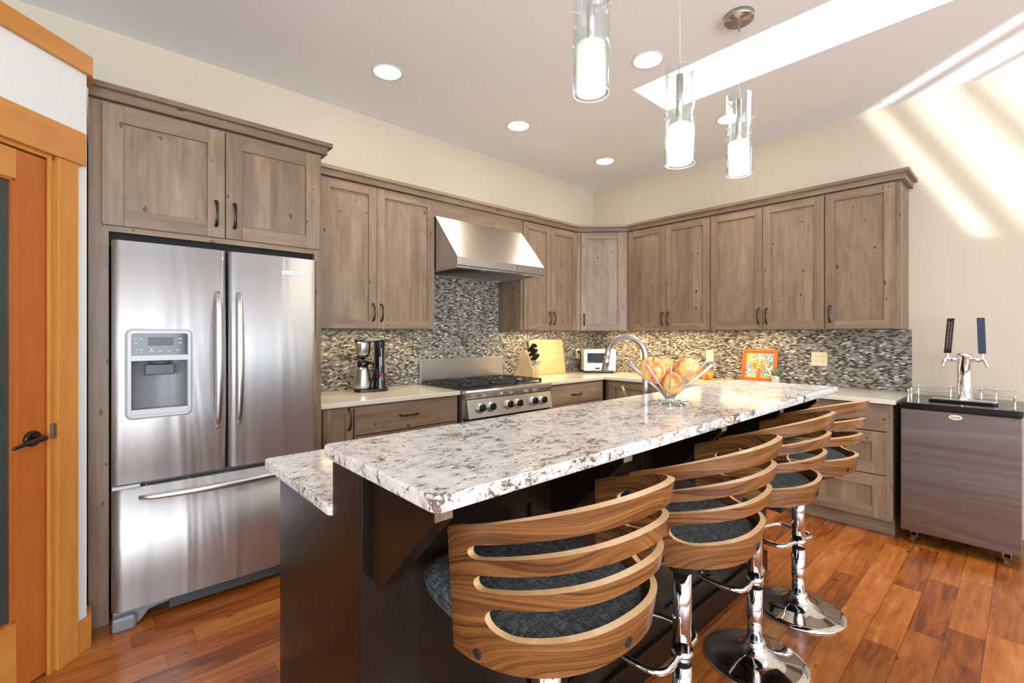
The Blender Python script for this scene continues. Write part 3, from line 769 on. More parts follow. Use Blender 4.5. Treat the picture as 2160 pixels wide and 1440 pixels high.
def bowed(parent, p0, p1, out, r0=.012, r1=.016, mat='handle'):
    p0, p1 = Vector(p0), Vector(p1); pts = []; n = 24
    for i in range(n+1):
        u = i/n; q = p0.lerp(p1, u); o_ = out*(math.sin(PI*min(1, max(0, u)))**.45) if 0 < u < 1 else 0
        pts.append(q+Vector((0, -o_, 0)))
    b = B(); rs = [r0*.8]+[r0+(r1-r0)*math.sin(PI*i/n) for i in range(1, n)]+[r0*.8]
    up = (1, 0, 0) if abs(p1.z-p0.z) > abs(p1.x-p0.x) else (0, 0, 1)
    b.tube(pts, rs, 14, ry=[x*.62 for x in rs], up=up); return obj('handle', b, mat, parent)
dL = panel_door('fresh_food_door', FL, FM-.004, .662, 1.772, (-4.394, -4.184, 1.0, 1.222))
dR = panel_door('fresh_food_door', FM+.004, FR, .662, 1.772)
dF = panel_door('freezer_drawer', FL, FR, .085, .640, bulge=.012)
bowed(dL, (-4.055, YD-.006, .870), (-4.055, YD-.006, 1.560), .050, .013, .017); bowed(dR, (-3.962, YD-.006, .880), (-3.962, YD-.006, 1.560), .050, .013, .017)
bowed(dF, (-4.365, YD-.004, .590), (-3.66, YD-.004, .590), .055, .013, .017)
b = B(); b.box(FL+.01, FR-.01, -.75, -.722, .642, .660); obj('door_gap_gasket', b, 'dgrey', t)
b = B(); b.box(FL, FL+.10, -.80, -.745, .643, .657); obj('hinge_cover', b, 'lgrey', t, bevel=.003)
# dispenser
YB = YD-.012
b = B(); x0, x1, z0, z1 = -4.418, -4.160, .952, 1.372
outer = rrect(x0, x1, z0, z1, .03); inner = rrect(x0+.022, x1-.022, z0+.022, z1-.022, .012)
for i in range(len(outer)):
    j = (i+1) % len(outer); A, C, D_, E_ = outer[i], outer[j], inner[j], inner[i]
    md = lambda p, q, u: (p[0]*(1-u)+q[0]*u, p[1]*(1-u)+q[1]*u)
    m1, m2 = md(A, E_, .45), md(C, D_, .45)
    b.poly([(A[0], YB+.006, A[1]), (C[0], YB+.006, C[1]), (m2[0], YB-.012, m2[1]), (m1[0], YB-.012, m1[1])], smooth=True)
    b.poly([(m1[0], YB-.012, m1[1]), (m2[0], YB-.012, m2[1]), (D_[0], YB-.012, D_[1]), (E_[0], YB-.012, E_[1])])
    b.poly([(E_[0], YB-.012, E_[1]), (D_[0], YB-.012, D_[1]), (D_[0], YB+.0, D_[1]), (E_[0], YB+.0, E_[1])])
b.keep = True
bez_ = obj('dispenser_bezel', b, 'lgrey', dL)
b = B(); b.box(x0+.02, x1-.02, YB-.010, YB-.0, 1.222, 1.248); obj('crossbar', b, 'lgrey', dL, bevel=.002)
b = B(); b.box(x0+.02, x1-.02, YB-.016, YB, .974, 1.0, 0, (1, 0, 0)); obj('dispenser_shelf', b, 'lgrey', dL, bevel=.002)
b = B(); b.box(x0+.024, x1-.024, YB-.008, YB-.001, 1.248, 1.350); obj('control_panel', b, 'screen', dL)
cp = dL.children[-1]
b = B(); b.box(-4.335, -4.238, YB-.0088, YB-.0079, 1.292, 1.332); obj('display_window', b, 'dgrey', dL)
for (u, v, w_) in ((-4.378, 1.325, .012), (-4.378, 1.305, .012), (-4.360, 1.325, .014), (-4.212, 1.325, .016), (-4.212, 1.305, .016), (-4.322, 1.266, .016), (-4.288, 1.266, .018), (-4.255, 1.266, .014), (-4.222, 1.27, .014), (-4.376, 1.275, .010), (-4.358, 1.275, .008), (-4.376, 1.262, .008), (-4.358, 1.262, .008)):
    b = B(); b.box(u-w_/2, u+w_/2, YB-.0092, YB-.0079, v-.0018, v+.0018); obj('button_print', b, 'ink', dL)

b = B(); b.disc((-4.322, YB-.0079, 1.276), .0025, .0025, (0, -.001, 0)); obj('indicator_light', b, 'led', dL)
# niche: a recess with a concave grey back
b = B(); nx0, nx1, nz0, nz1 = x0+.022, x1-.022, 1.0, 1.222
n = 16; cx = (nx0+nx1)/2; rx = (nx1-nx0)/2
P2 = [(cx-rx*math.cos(PI*i/n), YB-.008+.062*math.sin(PI*i/n)**.7) for i in range(n+1)]
for i in range(n):
    (xa, ya), (xb, yb) = P2[i], P2[i+1]
    b.poly([(xa, ya, nz0), (xb, yb, nz0), (xb, yb, nz1), (xa, ya, nz1)], smooth=True)
bmesh.ops.remove_doubles(b.bm, verts=b.bm.verts[:], dist=1e-6)
b.poly([(x, y, nz0) for x, y in P2]); b.poly([(x, y, nz1) for x, y in P2][::-1])
b.keep = True
obj('dispenser_niche', b, 'niche', dL)
b = B(); b.box(-4.345, -4.235, YB-.004, YB+.02, 1.155, 1.205); b.lathe([(.04, -.016), (.045, 0)], 20, (-4.29, YB+.012, 1.220)); obj('dispenser_paddle', b, 'dgrey', dL, bevel=.004)
# badge
b = B(); b.box(-3.752, -3.652, YD-.0105, YD-.006, 1.677, 1.696); bd = obj('badge', b, 'handle', dR, bevel=.001)
lettering('badge_lettering', 'KitchenAid', .0165, 'dink', dR, Vector((-3.702, YD-.0108, 1.686))-Vector((-4.01, -.72, 0)), (PI/2, 0, 0), .0004, 1.05)
# feet and grille
b = B(); b.prism([(-4.36+u, -.765, z) for u, z in ((-.098, .0), (-.015, .0), (.005, .015), (.03, .05), (.07, .058), (.11, .060), (.11, .082), (-.098, .082))], (0, .05, 0))
obj('foot_cover', b, 'mgrey', t, bevel=.006)
b = B(); b.box(FL, FL+.085, -.800, -.765, .0, .065); obj('foot_cover', b, 'mgrey', t, bevel=.012)
b = B(); b.box(-4.25, FR-.02, -.757, -.74, .024, .082)
for k in range(4): b.box(-4.25, FR-.02, -.762, -.757, .028+k*.014, .036+k*.014)
obj('toe_grille', b, 'dgrey', t)

# ------------------------------------------------------------------ range hood
HX0, HX1 = -2.480, -1.530
t = thing('range_hood', 'wedge-shaped stainless range hood over the gas range', 'range hood', ((HX0+HX1)/2, -.33, 1.86))
b = B()
prof = [(-.012, 1.855), (-.012, 2.296), (-.352, 2.296), (-.655, 1.935), (-.655, 1.870), (-.640, 1.858)]
b.prism([(HX0, y, z) for y, z in prof], (.0025, 0, 0)); b.prism([(HX1-.0025, y, z) for y, z in prof], (.0025, 0, 0))
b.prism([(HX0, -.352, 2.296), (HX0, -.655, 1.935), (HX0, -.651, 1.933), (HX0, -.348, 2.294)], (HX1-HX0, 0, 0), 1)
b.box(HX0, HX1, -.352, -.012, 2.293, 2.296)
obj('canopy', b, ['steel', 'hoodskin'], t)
b = B(); b.box(HX0, HX1, -.6565, -.645, 1.872, 1.936); obj('front_lip', b, 'steel', t, bevel=.002)
b = B(); b.box(HX0+.003, HX1-.003, -.65, -.60, 1.857, 1.868); b.box(HX0+.003, HX1-.003, -.05, -.013, 1.857, 1.868)
b.box(HX0+.003, HX0+.05, -.60, -.05, 1.857, 1.868); b.box(HX1-.05, HX1-.003, -.60, -.05, 1.857, 1.868); obj('underside_frame', b, 'steel', t)
b = B(); b.box(HX0+.05, HX1-.05, -.60, -.05, 1.885, 1.90); 
obj('filter_backing', b, 'mblack', t)
b = B()
for k in range(26):
    x = HX0+.06+k*.0325; b.prism([(x, -.59, 1.866), (x+.016, -.59, 1.878), (x+.018, -.59, 1.874), (x+.002, -.59, 1.862)], (0, .53, 0))
obj('baffle_filter', b, 'steel', t)
for x in (-2.2, -1.75):
    b = B(); b.lathe([(.0, -.0), (.022, 0), (.026, .004), (.03, .008)], 20, (x, -.615, 1.852)); obj('hood_lamp', b, 'chrome', t)
b = B(); b.box(-1.895, -1.80, -.6595, -.6565, 1.892, 1.922); bd = obj('badge', b, 'chrome', t, bevel=.001)
b = B(); b.box(-1.888, -1.807, -.6603, -.6590, 1.898, 1.916); obj('badge_field', b, 'dgrey', bd)
lettering('badge_lettering', 'KitchenAid', .0135, 'ink', bd, Vector((-1.8475, -.6606, 1.907))-Vector(((HX0+HX1)/2, -.33, 1.86)), (PI/2, 0, 0), .0004, 1.05)

# ------------------------------------------------------------------ gas range
RX0, RX1 = -2.438, -1.494
t = thing('gas_range', 'stainless six-burner gas range with black knobs and cast iron grates', 'range', (-1.966, -.35, 0))
b = B(); b.box(RX0, RX1, -.655, -.03, .10, .905); obj('range_body', b, 'steel', t)
b = B()
b.prism([(RX0, y, z) for y, z in ((-.62, .915), (-.700, .915), (-.712, .905), (-.712, .880), (-.690, .850), (-.655, .845), (-.655, .90))], (RX1-RX0, 0, 0)); obj('bullnose', b, 'steel', t, bevel=.003)
b = B(); b.prism([(RX0+.015, y, z) for y, z in ((-.655, .850), (-.700, .845), (-.730, .705), (-.655, .700))], (RX1-RX0-.03, 0, 0)); obj('control_panel', b, 'steel', t, bevel=.003)
b = B(); b.box(RX0+.01, RX1-.01, -.70, -.655, .15, .685); dr_ = obj('oven_door', b, 'steel', t, bevel=.003)
b = B(); b.tube([(RX0+.03, -.755, .655), (RX1-.03, -.755, .655)], .016, 14); b.box(RX0+.05, RX0+.07, -.75, -.70, .645, .665); b.box(RX1-.07, RX1-.05, -.75, -.70, .645, .665); obj('handle', b, 'handle', dr_)
b = B(); b.box(RX0+.01, RX1-.01, -.69, -.655, .688, .700); obj('vent_strip', b, 'mblack', t)
for x in (RX0+.05, RX1-.06):
    for y in (-.62, -.08):
        b = B(); b.lathe([(.018, 0), (.02, .01), (.012, .02), (.012, .10)], 12, (x, y, 0)); obj('leg', b, 'steel', t)
nrm = Vector((0, -.145, -.03)).normalized()
for x in (-2.306, -2.202, -2.018, -1.913, -1.737, -1.627):
    c = Vector((x, -.7145, .776)); ax = Vector((0, -.979, .206))
    b = B(); b.tube([c-ax*.002, c+ax*.010, c+ax*.020, c+ax*.022], [.040, .038, .034, .030], 28); kb = obj('knob_bezel', b, 'handle', t)
    b = B(); b.tube([c+ax*.020, c+ax*.042, c+ax*.046], [.029, .027, .022], 24)
    e = ax.cross(Vector((1, 0, 0))).normalized()
    p = c+ax*.046
    b.prism([p+Vector((-.006, 0, 0))-e*.024, p+Vector((.006, 0, 0))-e*.024, p+Vector((.006, 0, 0))+e*.024, p+Vector((-.006, 0, 0))+e*.024], ax*.012)
    obj('knob', b, 'black', kb)
b = B(); b.box(RX0, RX1, -.655, -.03, .905, .915); obj('cooktop', b, 'steel', t)
b = B(); b.box(RX0+.03, RX1-.03, -.60, -.09, .915, .918); obj('burner_tray', b, 'iron', t)
for i in range(3):
    gx0 = RX0+.022+i*.300; gx1 = gx0+.296; b = B(); z0, z1 = .938, .952
    for (xa, xb, ya, yb) in ((gx0, gx1, -.605, -.588), (gx0, gx1, -.105, -.088), (gx0, gx0+.015, -.605, -.088), (gx1-.015, gx1, -.605, -.088), (gx0, gx1, -.355, -.338)):
        b.box(xa, xb, ya, yb, z0, z1)
    for cy in (-.475, -.215):
        cx = (gx0+gx1)/2
        b.box(gx0, cx-.035, cy-.006, cy+.006, z0, z1+.003); b.box(cx+.035, gx1, cy-.006, cy+.006, z0, z1+.003)
        b.box(cx-.006, cx+.006, cy-.12, cy-.035, z0, z1+.003); b.box(cx-.006, cx+.006, cy+.035, cy+.12, z0, z1+.003)
        for sx in (-1, 1):
            for sy in (-1, 1): b.prism([(cx+sx*.10, cy+sy*.105, z0), (cx+sx*.112, cy+sy*.095, z0), (cx+sx*.04, cy+sy*.025, z0), (cx+sx*.030, cy+sy*.033, z0)], (0, 0, .013))
    for (x, y) in ((gx0, -.605), (gx1-.015, -.605), (gx0, -.105), (gx1-.015, -.105)): b.box(x, x+.015, y, y+.016, .918, z0)
    obj('grate', b, 'iron', t, bevel=.002)
for i in range(3):
    for cy in (-.475, -.215):
        cx = RX0+.022+i*.300+.148; b = B(); b.lathe([(.046, 0), (.046, .006), (.036, .008), (.036, .014), (.0, .016)], 24, (cx, cy, .918)); obj('burner', b, 'iron', t)
b = B(); b.box(RX0, RX1-.01, -.058, -.016, .915, 1.128); obj('backguard', b, 'steel', t, bevel=.002)

# ------------------------------------------------------------------ island
IX0, IX1 = -4.075, -1.675
t = thing('kitchen_island', 'dark espresso kitchen island with raised bar wall and corbels', 'kitchen island', (-2.9, -2.2, 0))
b = B(); b.box(-4.048, IX1, -2.354, -1.815, 0, .883); obj('lower_cabinet', b, 'espresso', t, bevel=.002)
b = B(); b.box(IX0, IX1, -2.508, -2.356, 0, 1.036); obj('bar_wall', b, 'espresso', t, bevel=.002)
cbx = [-4.057, -3.452, -2.845, -2.252, IX1-.045]
for i in range(4):
    xa, xb = cbx[i]+(.0 if i else 0.0), cbx[i+1]; 
    if i == 0: xa = IX0+.0
    if i == 3: xb = IX1
    b = B(); y0, y1 = -2.528, -2.509; fw = .085
    b.box(xa, xa+fw, y0, y1, .115, 1.036); b.box(xb-fw, xb, y0, y1, .115, 1.036)
    b.box(xa+fw, xb-fw, y0, y1, .115, .115+fw, 0, (1, 0, 0)); b.box(xa+fw, xb-fw, y0, y1, 1.036-.2, 1.036, 0, (1, 0, 0))
    b.box(xa+fw, xb-fw, y0+.012, y1, .115+fw, .84)
    obj('back_panel', b, 'espresso', t, bevel=.002)
b = B(); b.box(IX0-.004, IX1+.012, -2.545, -2.356, 0, .112, 0, (1, 0, 0)); obj('plinth', b, 'espresso', t, bevel=.003)
for x in cbx:
    b = B(); b.prism([(x, y, z) for y, z in ((-2.529, 1.035), (-2.529, .788), (-2.590, .788), (-2.800, .992), (-2.800, 1.035))], (.042, 0, 0), 0, (0, 0, 1)); obj('corbel', b, 'espresso', t, bevel=.0015)
for x in cbx:
    b = B(); b.box(x+.001, x+.041, -2.8015, -2.8005, .994, 1.034); obj('corbel_end_sheen', b, 'alder', t)  # pale plate painting the light reflected off the corbel's front end
def slab(name, x0, x1, y0, y1, z0, z1, r, label):
    b = B(); b.prism([(*p, z0) for p in rrect(x0, x1, y0, y1, r, 6)], (0, 0, z1-z0)); o = obj(name, b, 'granite', bevel=.004); return tag(o, label, 'countertop')
slab('bar_countertop', -4.097, -1.575, -2.866, -2.342, 1.0365, 1.067, .022, 'raised granite bar top along the stools with the fruit bowl on it')
slab('island_countertop', -4.085, -1.655, -2.3555, -1.762, .8835, .914, .015, 'lower granite island worktop behind the raised bar')

# faucet
t = thing('kitchen_faucet', 'brushed nickel gooseneck faucet on the lower island worktop', 'faucet', (-2.437, -2.235, .9145))
dx, dy = -.30, .954
pt = lambda s, z: (-2.437+dx*s, -2.235+dy*s, z)
b = B(); b.lathe([(.027, 0), (.027, .012), (.019, .03), (.0155, .05)], 24, (-2.437, -2.235, .9145))
pts = [pt(0, .955), pt(0, 1.1), pt(0, 1.225)]+[pt(.1-.1*math.cos(a), 1.232+.1*math.sin(a)) for a in [PI*i/12 for i in range(1, 12)]]+[pt(.198, 1.24), pt(.203, 1.22)]
b.tube(bez(pts, 2), .0148, 18); obj('spout', b, 'nickel', t)
b = B(); b.tube([pt(.202, 1.228), pt(.205, 1.205), pt(.214, 1.150)], [.0152, .0165, .0185], 18); obj('spray_head', b, 'nickel', t)
b = B(); b.tube([(-2.437, -2.235, .985), (-2.50, -2.195, .99)], .012, 12); b.tube([(-2.485, -2.20, .99), (-2.53, -2.17, 1.06), (-2.54, -2.165, 1.085)], [.0075, .007, .0075], 12); obj('lever', b, 'nickel', t)

# ------------------------------------------------------------------ bar stools
SH = dict(a0=.238, b0=.216, a1=.247, b1=.275, z0=.717, ze=.946, zb=1.049, te=1.74, kx=.863, ky=.913, pz=1.943, zz=-.018)
def shell_pt(th, s, off=0.):
    q = SH; a = q['a0']+(q['a1']-q['a0'])*s; b_ = q['b0']+(q['b1']-q['b0'])*s
    S, C = math.sin(th), math.cos(th)
    x = a*math.copysign(abs(S)**q['kx'], S); y = -b_*math.copysign(abs(C)**q['ky'], C)
    u = abs(th/q['te']); zt = q['zb']-(q['zb']-q['ze'])*u**q['pz']; zb = q['z0']+q['zz']*u**4
    return Vector((x, y, zb+(zt-zb)*s))
def make_stool():
    t = thing('bar_stool', '', 'bar stool')
    # bentwood shell with three slots
    te = SH['te']; sl = [(.22, .425, 1.33), (.53, .645, 1.45), (.755, .86, 1.51)]
    xs_ = set()
    N = 60
    for i in range(N+1): xs_.add(round(-te+2*te*i/N, 5))
    for (_, _, e) in sl:
        for k in range(9):
            for sg in (-1, 1): xs_.add(round(sg*(e-.11*(k/8)**2), 5))
    cols = sorted(xs_)
    def bounds(th, k):
        lo, hi, e = sl[k]; m = (lo+hi)/2
        if k == 0: m = .35
        if abs(th) >= e-1e-6: return m, m
        d = (e-abs(th))
        w = .11 if k else .16
        r = math.sqrt(max(0, 1-(1-min(1, d/w))**2))
        if k == 0:
            rl = math.sqrt(max(0, 1-(1-min(1, d/.38))**2))
            return m-(m-lo)*rl, m+(hi-m)*r
        return m-(m-lo)*r, m+(hi-m)*r
    b = B(); b.keep = True; grid = []
    arcl = 0; prev = None
    for th in cols:
        lv = [0.]
        bs = [bounds(th, k) for k in range(3)]
        edges = [0., bs[0][0], bs[0][1], bs[1][0], bs[1][1], bs[2][0], bs[2][1], 1.]
        colv = []
        p = shell_pt(th, .5)
        if prev is not None: arcl += (Vector((p.x, p.y))-Vector((prev.x, prev.y))).length
        prev = p
        for e in edges: colv.append((shell_pt(th, e), arcl, e*.33))
        grid.append(colv)
    def quad(i, j, lo, hi, n):
        for k in range(n):
            f0, f1 = k/n, (k+1)/n
            P_ = lambda c, f: (cols[c], None)
            out = []
            for (c, f) in ((i, f0), (j, f0), (j, f1), (i, f1)):
                ea, eb = grid[c][lo], grid[c][hi]
                e = ea[2]/.33+(eb[2]-ea[2])/.33*f
                out.append((shell_pt(cols[c], e), (ea[1], e*.33)))
            if (out[0][0]-out[3][0]).length < 1e-6 and (out[1][0]-out[2][0]).length < 1e-6: continue
            b.poly([o_[0] for o_ in out], 0, [o_[1] for o_ in out], True)
    for i in range(len(cols)-1):
        for (lo, hi, n) in ((0, 1, 3), (2, 3, 2), (4, 5, 2), (6, 7, 2)): quad(i, i+1, lo, hi, n)
        # outside the slots the bounds coincide, so nothing is missing there
    bmesh.ops.remove_doubles(b.bm, verts=b.bm.verts[:], dist=2e-4)
    bmesh.ops.dissolve_degenerate(b.bm, edges=b.bm.edges[:], dist=1e-4)
    bmesh.ops.recalc_face_normals(b.bm, faces=b.bm.faces[:])
    cs = sum(((f.calc_center_median().x*f.normal.x+(f.calc_center_median().y)*f.normal.y) for f in b.bm.faces))
    if cs < 0: bmesh.ops.reverse_faces(b.bm, faces=b.bm.faces[:])
    sh = obj('back_shell', b, ['walnut', 'ply'], t, local=True)
    md = sh.modifiers.new('thick', 'SOLIDIFY'); md.thickness = .015; md.offset = -1; md.material_offset_rim = 1; md.use_even_offset = False
    md = sh.modifiers.new('edges', 'EDGE_SPLIT'); md.split_angle = math.radians(50)
    # cushion
    b = B(); n = 48; rings = []
    def out(th, k):
        S, C = math.sin(th), math.cos(th)
        if C > 0:   # back half follows the shell
            return (.219*k*math.copysign(abs(S)**.88, S), -.197*k*abs(C)**.92)
        return ((.219+.018*abs(C)**.5)*k*math.copysign(abs(S)**.42, S), .250*k*abs(C)**.45)
    for (k, z) in ((.90, .722), (.975, .726), (1, .736), (1, .756), (.975, .768), (.90, .777), (.6, .783), (.3, .785)):
        rings.append([b.bm.verts.new((*out(2*PI*i/n, k), z+.085*(out(2*PI*i/n, k)[1]+.2)-.015)) for i in range(n)])
    for a, c in zip(rings, rings[1:]):
        for i in range(n):
            f = b.bm.faces.new((a[i], a[(i+1) % n], c[(i+1) % n], c[i])); f.smooth = True
    f = b.bm.faces.new(rings[-1]); f.smooth = True; b.bm.faces.new(rings[0][::-1])
    cu = obj('seat_cushion', b, 'fabric', t, local=True)
    b = B(); pts = [(*out(2*PI*i/n, 1.004), .739+.085*(out(2*PI*i/n, 1)[1]+.2)) for i in range(n)]; b.tube(pts, .0035, 8, closed=True); obj('piping', b, 'fabric', cu, local=True)
    b = B(); b.prism([(-.12, -.13, .672), (.12, -.13, .672), (.12, .15, .696), (-.12, .15, .696)], (0, 0, .016)); b.lathe([(.04, .60), (.05, .680)], 20); obj('seat_plate', b, 'mblack', t, local=True)
    for sg in (-1.41, 0, 1.41):
        p = shell_pt(sg, .07); q2 = shell_pt(sg+.01, .07); tn = (q2-p).normalized(); nr = Vector((tn.y, -tn.x, 0)).normalized()
        if nr.dot(Vector((p.x, p.y, 0))) < 0: nr = -nr
        b = B(); b.tube([p-nr*.004, p+nr*.002, p+nr*.003], [.010, .010, .008], 16); obj('bolt', b, 'mblack', t, local=True)
    b = B(); b.lathe([(.0, .304), (.0285, .304), (.0285, .62), (.0, .62)][1:3], 28); obj('gas_lift', b, 'chrome', t, local=True)
    b = B(); b.lathe([(.029, .07), (.029, .300)], 28); cl = obj('column', b, 'chrome', t, local=True)
    b = B(); b.lathe([(.0292, .300), (.0296, .3045), (.0290, .3045)], 28); obj('ring', b, 'mblack', cl, local=True)
    b = B(); b.lathe([(.034, .052), (.040, .062), (.042, .070), (.040, .080), (.036, .088), (.030, .092)], 32); obj('collar', b, 'chrome', t, local=True)
    prof = [(.195, .0), (.196, .004), (.193, .008), (.165, .013), (.130, .019), (.10, .026), (.075, .036), (.055, .050), (.044, .064), (.040, .072), (.0, .072)]
    b = B(); b.lathe(prof, 64); obj('base', b, 'chrome', t, local=True)
    b = B(); w, d = .138, .185; y0 = .0
    c = [(-.02, -.0, .335), (-w+.04, -.0, .332), (-w, .035, .33), (-w, d-.04, .33), (-w+.04, d, .33), (w-.04, d, .33), (w, d-.04, .33), (w, .035, .33), (w-.04, .0, .332), (.02, 0, .335)]
    b.tube(bez(c, 5), .0105, 12); b.lathe([(.033, .322), (.033, .348)], 24); obj('footrest', b, 'chrome', t, local=True)
    b = B(); b.tube(bez([(.03, .01, .61), (.10, .03, .605), (.19, .05, .60), (.215, .055, .595)], 4), .005, 8); obj('height_lever', b, 'chrome', t, local=True)
    return t
st0 = make_stool()
for i, (x, y, r, dz, lab) in enumerate(((-3.739, -2.793, -.031, 0, 'nearest walnut bar stool with slatted bentwood back and charcoal seat, by the bar corner'),
                                   (-3.135, -2.803, .085, -.003, 'walnut slat-back bar stool, second one along the bar from the near corner'),
                                   (-2.492, -2.783, .054, .001, 'walnut slat-back bar stool, third along the bar, between the second and the farthest'),
                                   (-1.960, -2.787, -.249, .0, 'farthest walnut bar stool, turned slightly, at the end of the bar near the beer fridge'))):
    o = st0 if i == 0 else copy_tree(st0)
    o.location = (x, y, 0); o.rotation_euler = (0, 0, r); tag(o, lab, 'bar stool', 'walnut bar stools along the island bar')

# ------------------------------------------------------------------ fruit bowl and fruit
BX, BY, BZ = -2.806, -2.575, 1.0675
t = thing('fruit_bowl', 'open steel rod fruit bowl on the granite bar top', 'bowl', (BX, BY, BZ))
for k in range(12):
    a = 2*PI*(k+.5)/12+.28; ca, sa = math.cos(a), math.sin(a); b = B()
    c = [(.082*ca, .082*sa, .0045), (.04*ca, .04*sa, .0045), (.017*ca, .017*sa, .010), (.0145*ca, .0145*sa, .022), (.03*ca, .03*sa, .042), (.172*ca, .172*sa, .165)]
    pts = [Vector(c[0]), Vector(c[1])]+bez(c[1:5], 4)+[Vector(c[5])]
    b.tube(pts, .0036, 10); obj('rod', b, 'handle', t, local=True)
b = B(); b.lathe([(.0, .012), (.014, .014), (.014, .028), (.0, .030)], 16); obj('hub', b, 'handle', t, local=True)
def fruit_obj(name, label, cat, c, r, mat, sq=(1, 1, .95), pear=0., tilt=(0, 0, 0), group=None):
    t = thing(name, label, cat, c, 0, group); t.rotation_euler = tilt
    def f(rr, zz):
        u = (zz/r+1)/2
        return rr*(1-pear*max(0, u-.45)*1.1), zz*(1+pear*.35*max(0, u-.4))-(.10*r*math.exp(-(rr/(.28*r))**2) if zz > 0 else 0)
    b = B(); b.ball((0, 0, 0), r, sq[0], sq[1], sq[2], 28, 18, f=f); obj('flesh', b, mat, t, local=True)
    zt = r*.88*sq[2]*(1+pear*.35*.6)
    b = B(); b.tube(bez([(0, 0, zt-.008), (.002, 0, zt+.006), (.006, .002, zt+.016)], 3), .0022, 7); obj('stem', b, 'stem', t, local=True)
    return t
Rv = Vector((.7422, -.6702, 0)); Fv = Vector((.6702, .7422, 0))
def inb(r_, f_, z): q = Vector((BX, BY, BZ))+Rv*r_+Fv*f_; return (q.x, q.y, BZ+z)
G = 'large blushed fruits in the steel bowl'
fruit_obj('apple', 'big red and yellow blushed apple on the left of the fruit bowl', 'fruit', inb(-.072, -.012, .138), .053, 'pear', tilt=(.4, -.6, 0), group=G)
fruit_obj('apple', 'blushed apple at the back of the fruit bowl, partly behind the left one', 'fruit', inb(-.005, .075, .140), .052, 'pear', tilt=(-.3, .3, 2), group=G)
fruit_obj('apple', 'yellow-orange blushed apple on the right of the fruit bowl', 'fruit', inb(.077, .004, .134), .052, 'pear', tilt=(1.2, .3, 1), group=G)
fruit_obj('pear', 'yellow-green pear low at the front of the fruit bowl between the rods', 'fruit', inb(.004, -.022, .084), .045, 'pear2', sq=(1, 1, 1), pear=.35, tilt=(.1, .1, .5), group=G)

# squashes on the far counter
def squash(x, y, r, label, mat='gourd', sz=.78):
    t = thing('gourd', label, 'gourd', (x, y, .9155)); b = B(); n = 40; m = 14; rings = []
    for i in range(m+1):
        a = -PI/2+PI*i/m; ring = []
        for k in range(n):
            th = 2*PI*k/n; rr = r*math.cos(a)*(1+.05*math.cos(th*8)); z = r*sz*math.sin(a)+r*sz-(.12*r if a > 1.2 else 0)
            ring.append((rr*math.cos(th), rr*math.sin(th), z))
        rings.append(ring)
    V = [[b.bm.verts.new(p) for p in rg] for rg in rings]
    for A_, C_ in zip(V, V[1:]):
        for k in range(n):
            f = b.bm.faces.new((A_[k], A_[(k+1) % n], C_[(k+1) % n], C_[k])); f.smooth = True
    bmesh.ops.remove_doubles(b.bm, verts=b.bm.verts[:], dist=1e-5)
    obj('rind', b, mat, t, local=True)
    b = B(); b.tube(bez([(0, 0, r*sz*1.8), (.004, 0, r*sz*2.0), (.012, .004, r*sz*2.2)], 3), [.008]*3+[.006]*3+[.005], 9); obj('stem', b, 'stem', t, local=True)
squash(-.175, -1.49, .060, 'orange-red gourd on the far counter seen right of the fruit bowl')
squash(-.10, -1.385, .046, 'small yellow-orange gourd on the far counter just behind the fruit bowl', 'pear2', 1.15)
squash(-.20, -.795, .050, 'small orange gourd on the far counter behind the faucet', 'gourd', 1.45)

# ------------------------------------------------------------------ coffee maker
t = thing('coffee_maker', 'black and steel coffee maker with thermal carafe on the left counter', 'coffee maker', (-2.955, -.20, .9155), math.radians(-12))
def L(b_, name, mat, par=None, **k): return obj(name, b_, mat, par or t, local=True, **k)
b = B(); b.prism([(x*.128, y*.075, 0) for x, y in [(math.copysign(abs(math.cos(a))**.6, math.cos(a)), math.copysign(abs(math.sin(a))**.8, math.sin(a))) for a in [2*PI*i/32 for i in range(32)]]], (0, 0, .022)); L(b, 'base', 'black', bevel=.004)
b = B()
for (z0, z1, w0, w1) in ((.02, .12, .052, .044), (.12, .26, .044, .040), (.26, .375, .040, .044)):
    p = lambda w, z: [(.062+.9*w*math.copysign(abs(math.cos(a))**.7, math.cos(a)), 1.35*w*math.sin(a), z) for a in [2*PI*i/24 for i in range(24)]]
    A_, C_ = p(w0, z0), p(w1, z1)
    for i in range(24):
        j = (i+1) % 24; b.poly([A_[i], A_[j], C_[j], C_[i]], smooth=True)
L(b, 'tower', 'black')
b = B(); b.prism([(x*.118-.005, y*.070, .372) for x, y in [(math.cos(a), math.sin(a)) for a in [2*PI*i/36 for i in range(36)]]], (0, 0, .018)); L(b, 'lid', 'black', bevel=.005)
b = B(); b.lathe([(.036, .262), (.050, .285), (.056, .33), (.057, .362), (.057, .372)], 32, (-.062, -.005, 0)); L(b, 'filter_basket', 'steel')
b = B(); b.lathe([(.046, .258), (.046, .264), (.02, .262), (.016, .240), (.0, .240)], 24, (-.062, -.005, 0)); L(b, 'basket_base', 'black')
b = B(); b.lathe([(.058, .022), (.062, .03), (.062, .07), (.055, .12), (.044, .165), (.038, .185)], 36, (-.062, -.005, 0)); cf = L(b, 'carafe', 'steel')
b = B(); b.lathe([(.038, .185), (.040, .19), (.040, .222), (.034, .232), (.0, .234)], 32, (-.062, -.005, 0)); L(b, 'carafe_lid', 'black', cf)
b = B(); b.tube(bez([(-.030, -.03, .215), (-.005, -.062, .214), (.006, -.075, .185), (.003, -.075, .13), (-.008, -.066, .092), (-.024, -.050, .094)], 5), .0095, 12, ry=.006); L(b, 'carafe_handle', 'black', cf)
b = B(); b.box(.045, .082, -.060, -.052, .045, .135); cpn = L(b, 'control_panel', 'screen', bevel=.003)
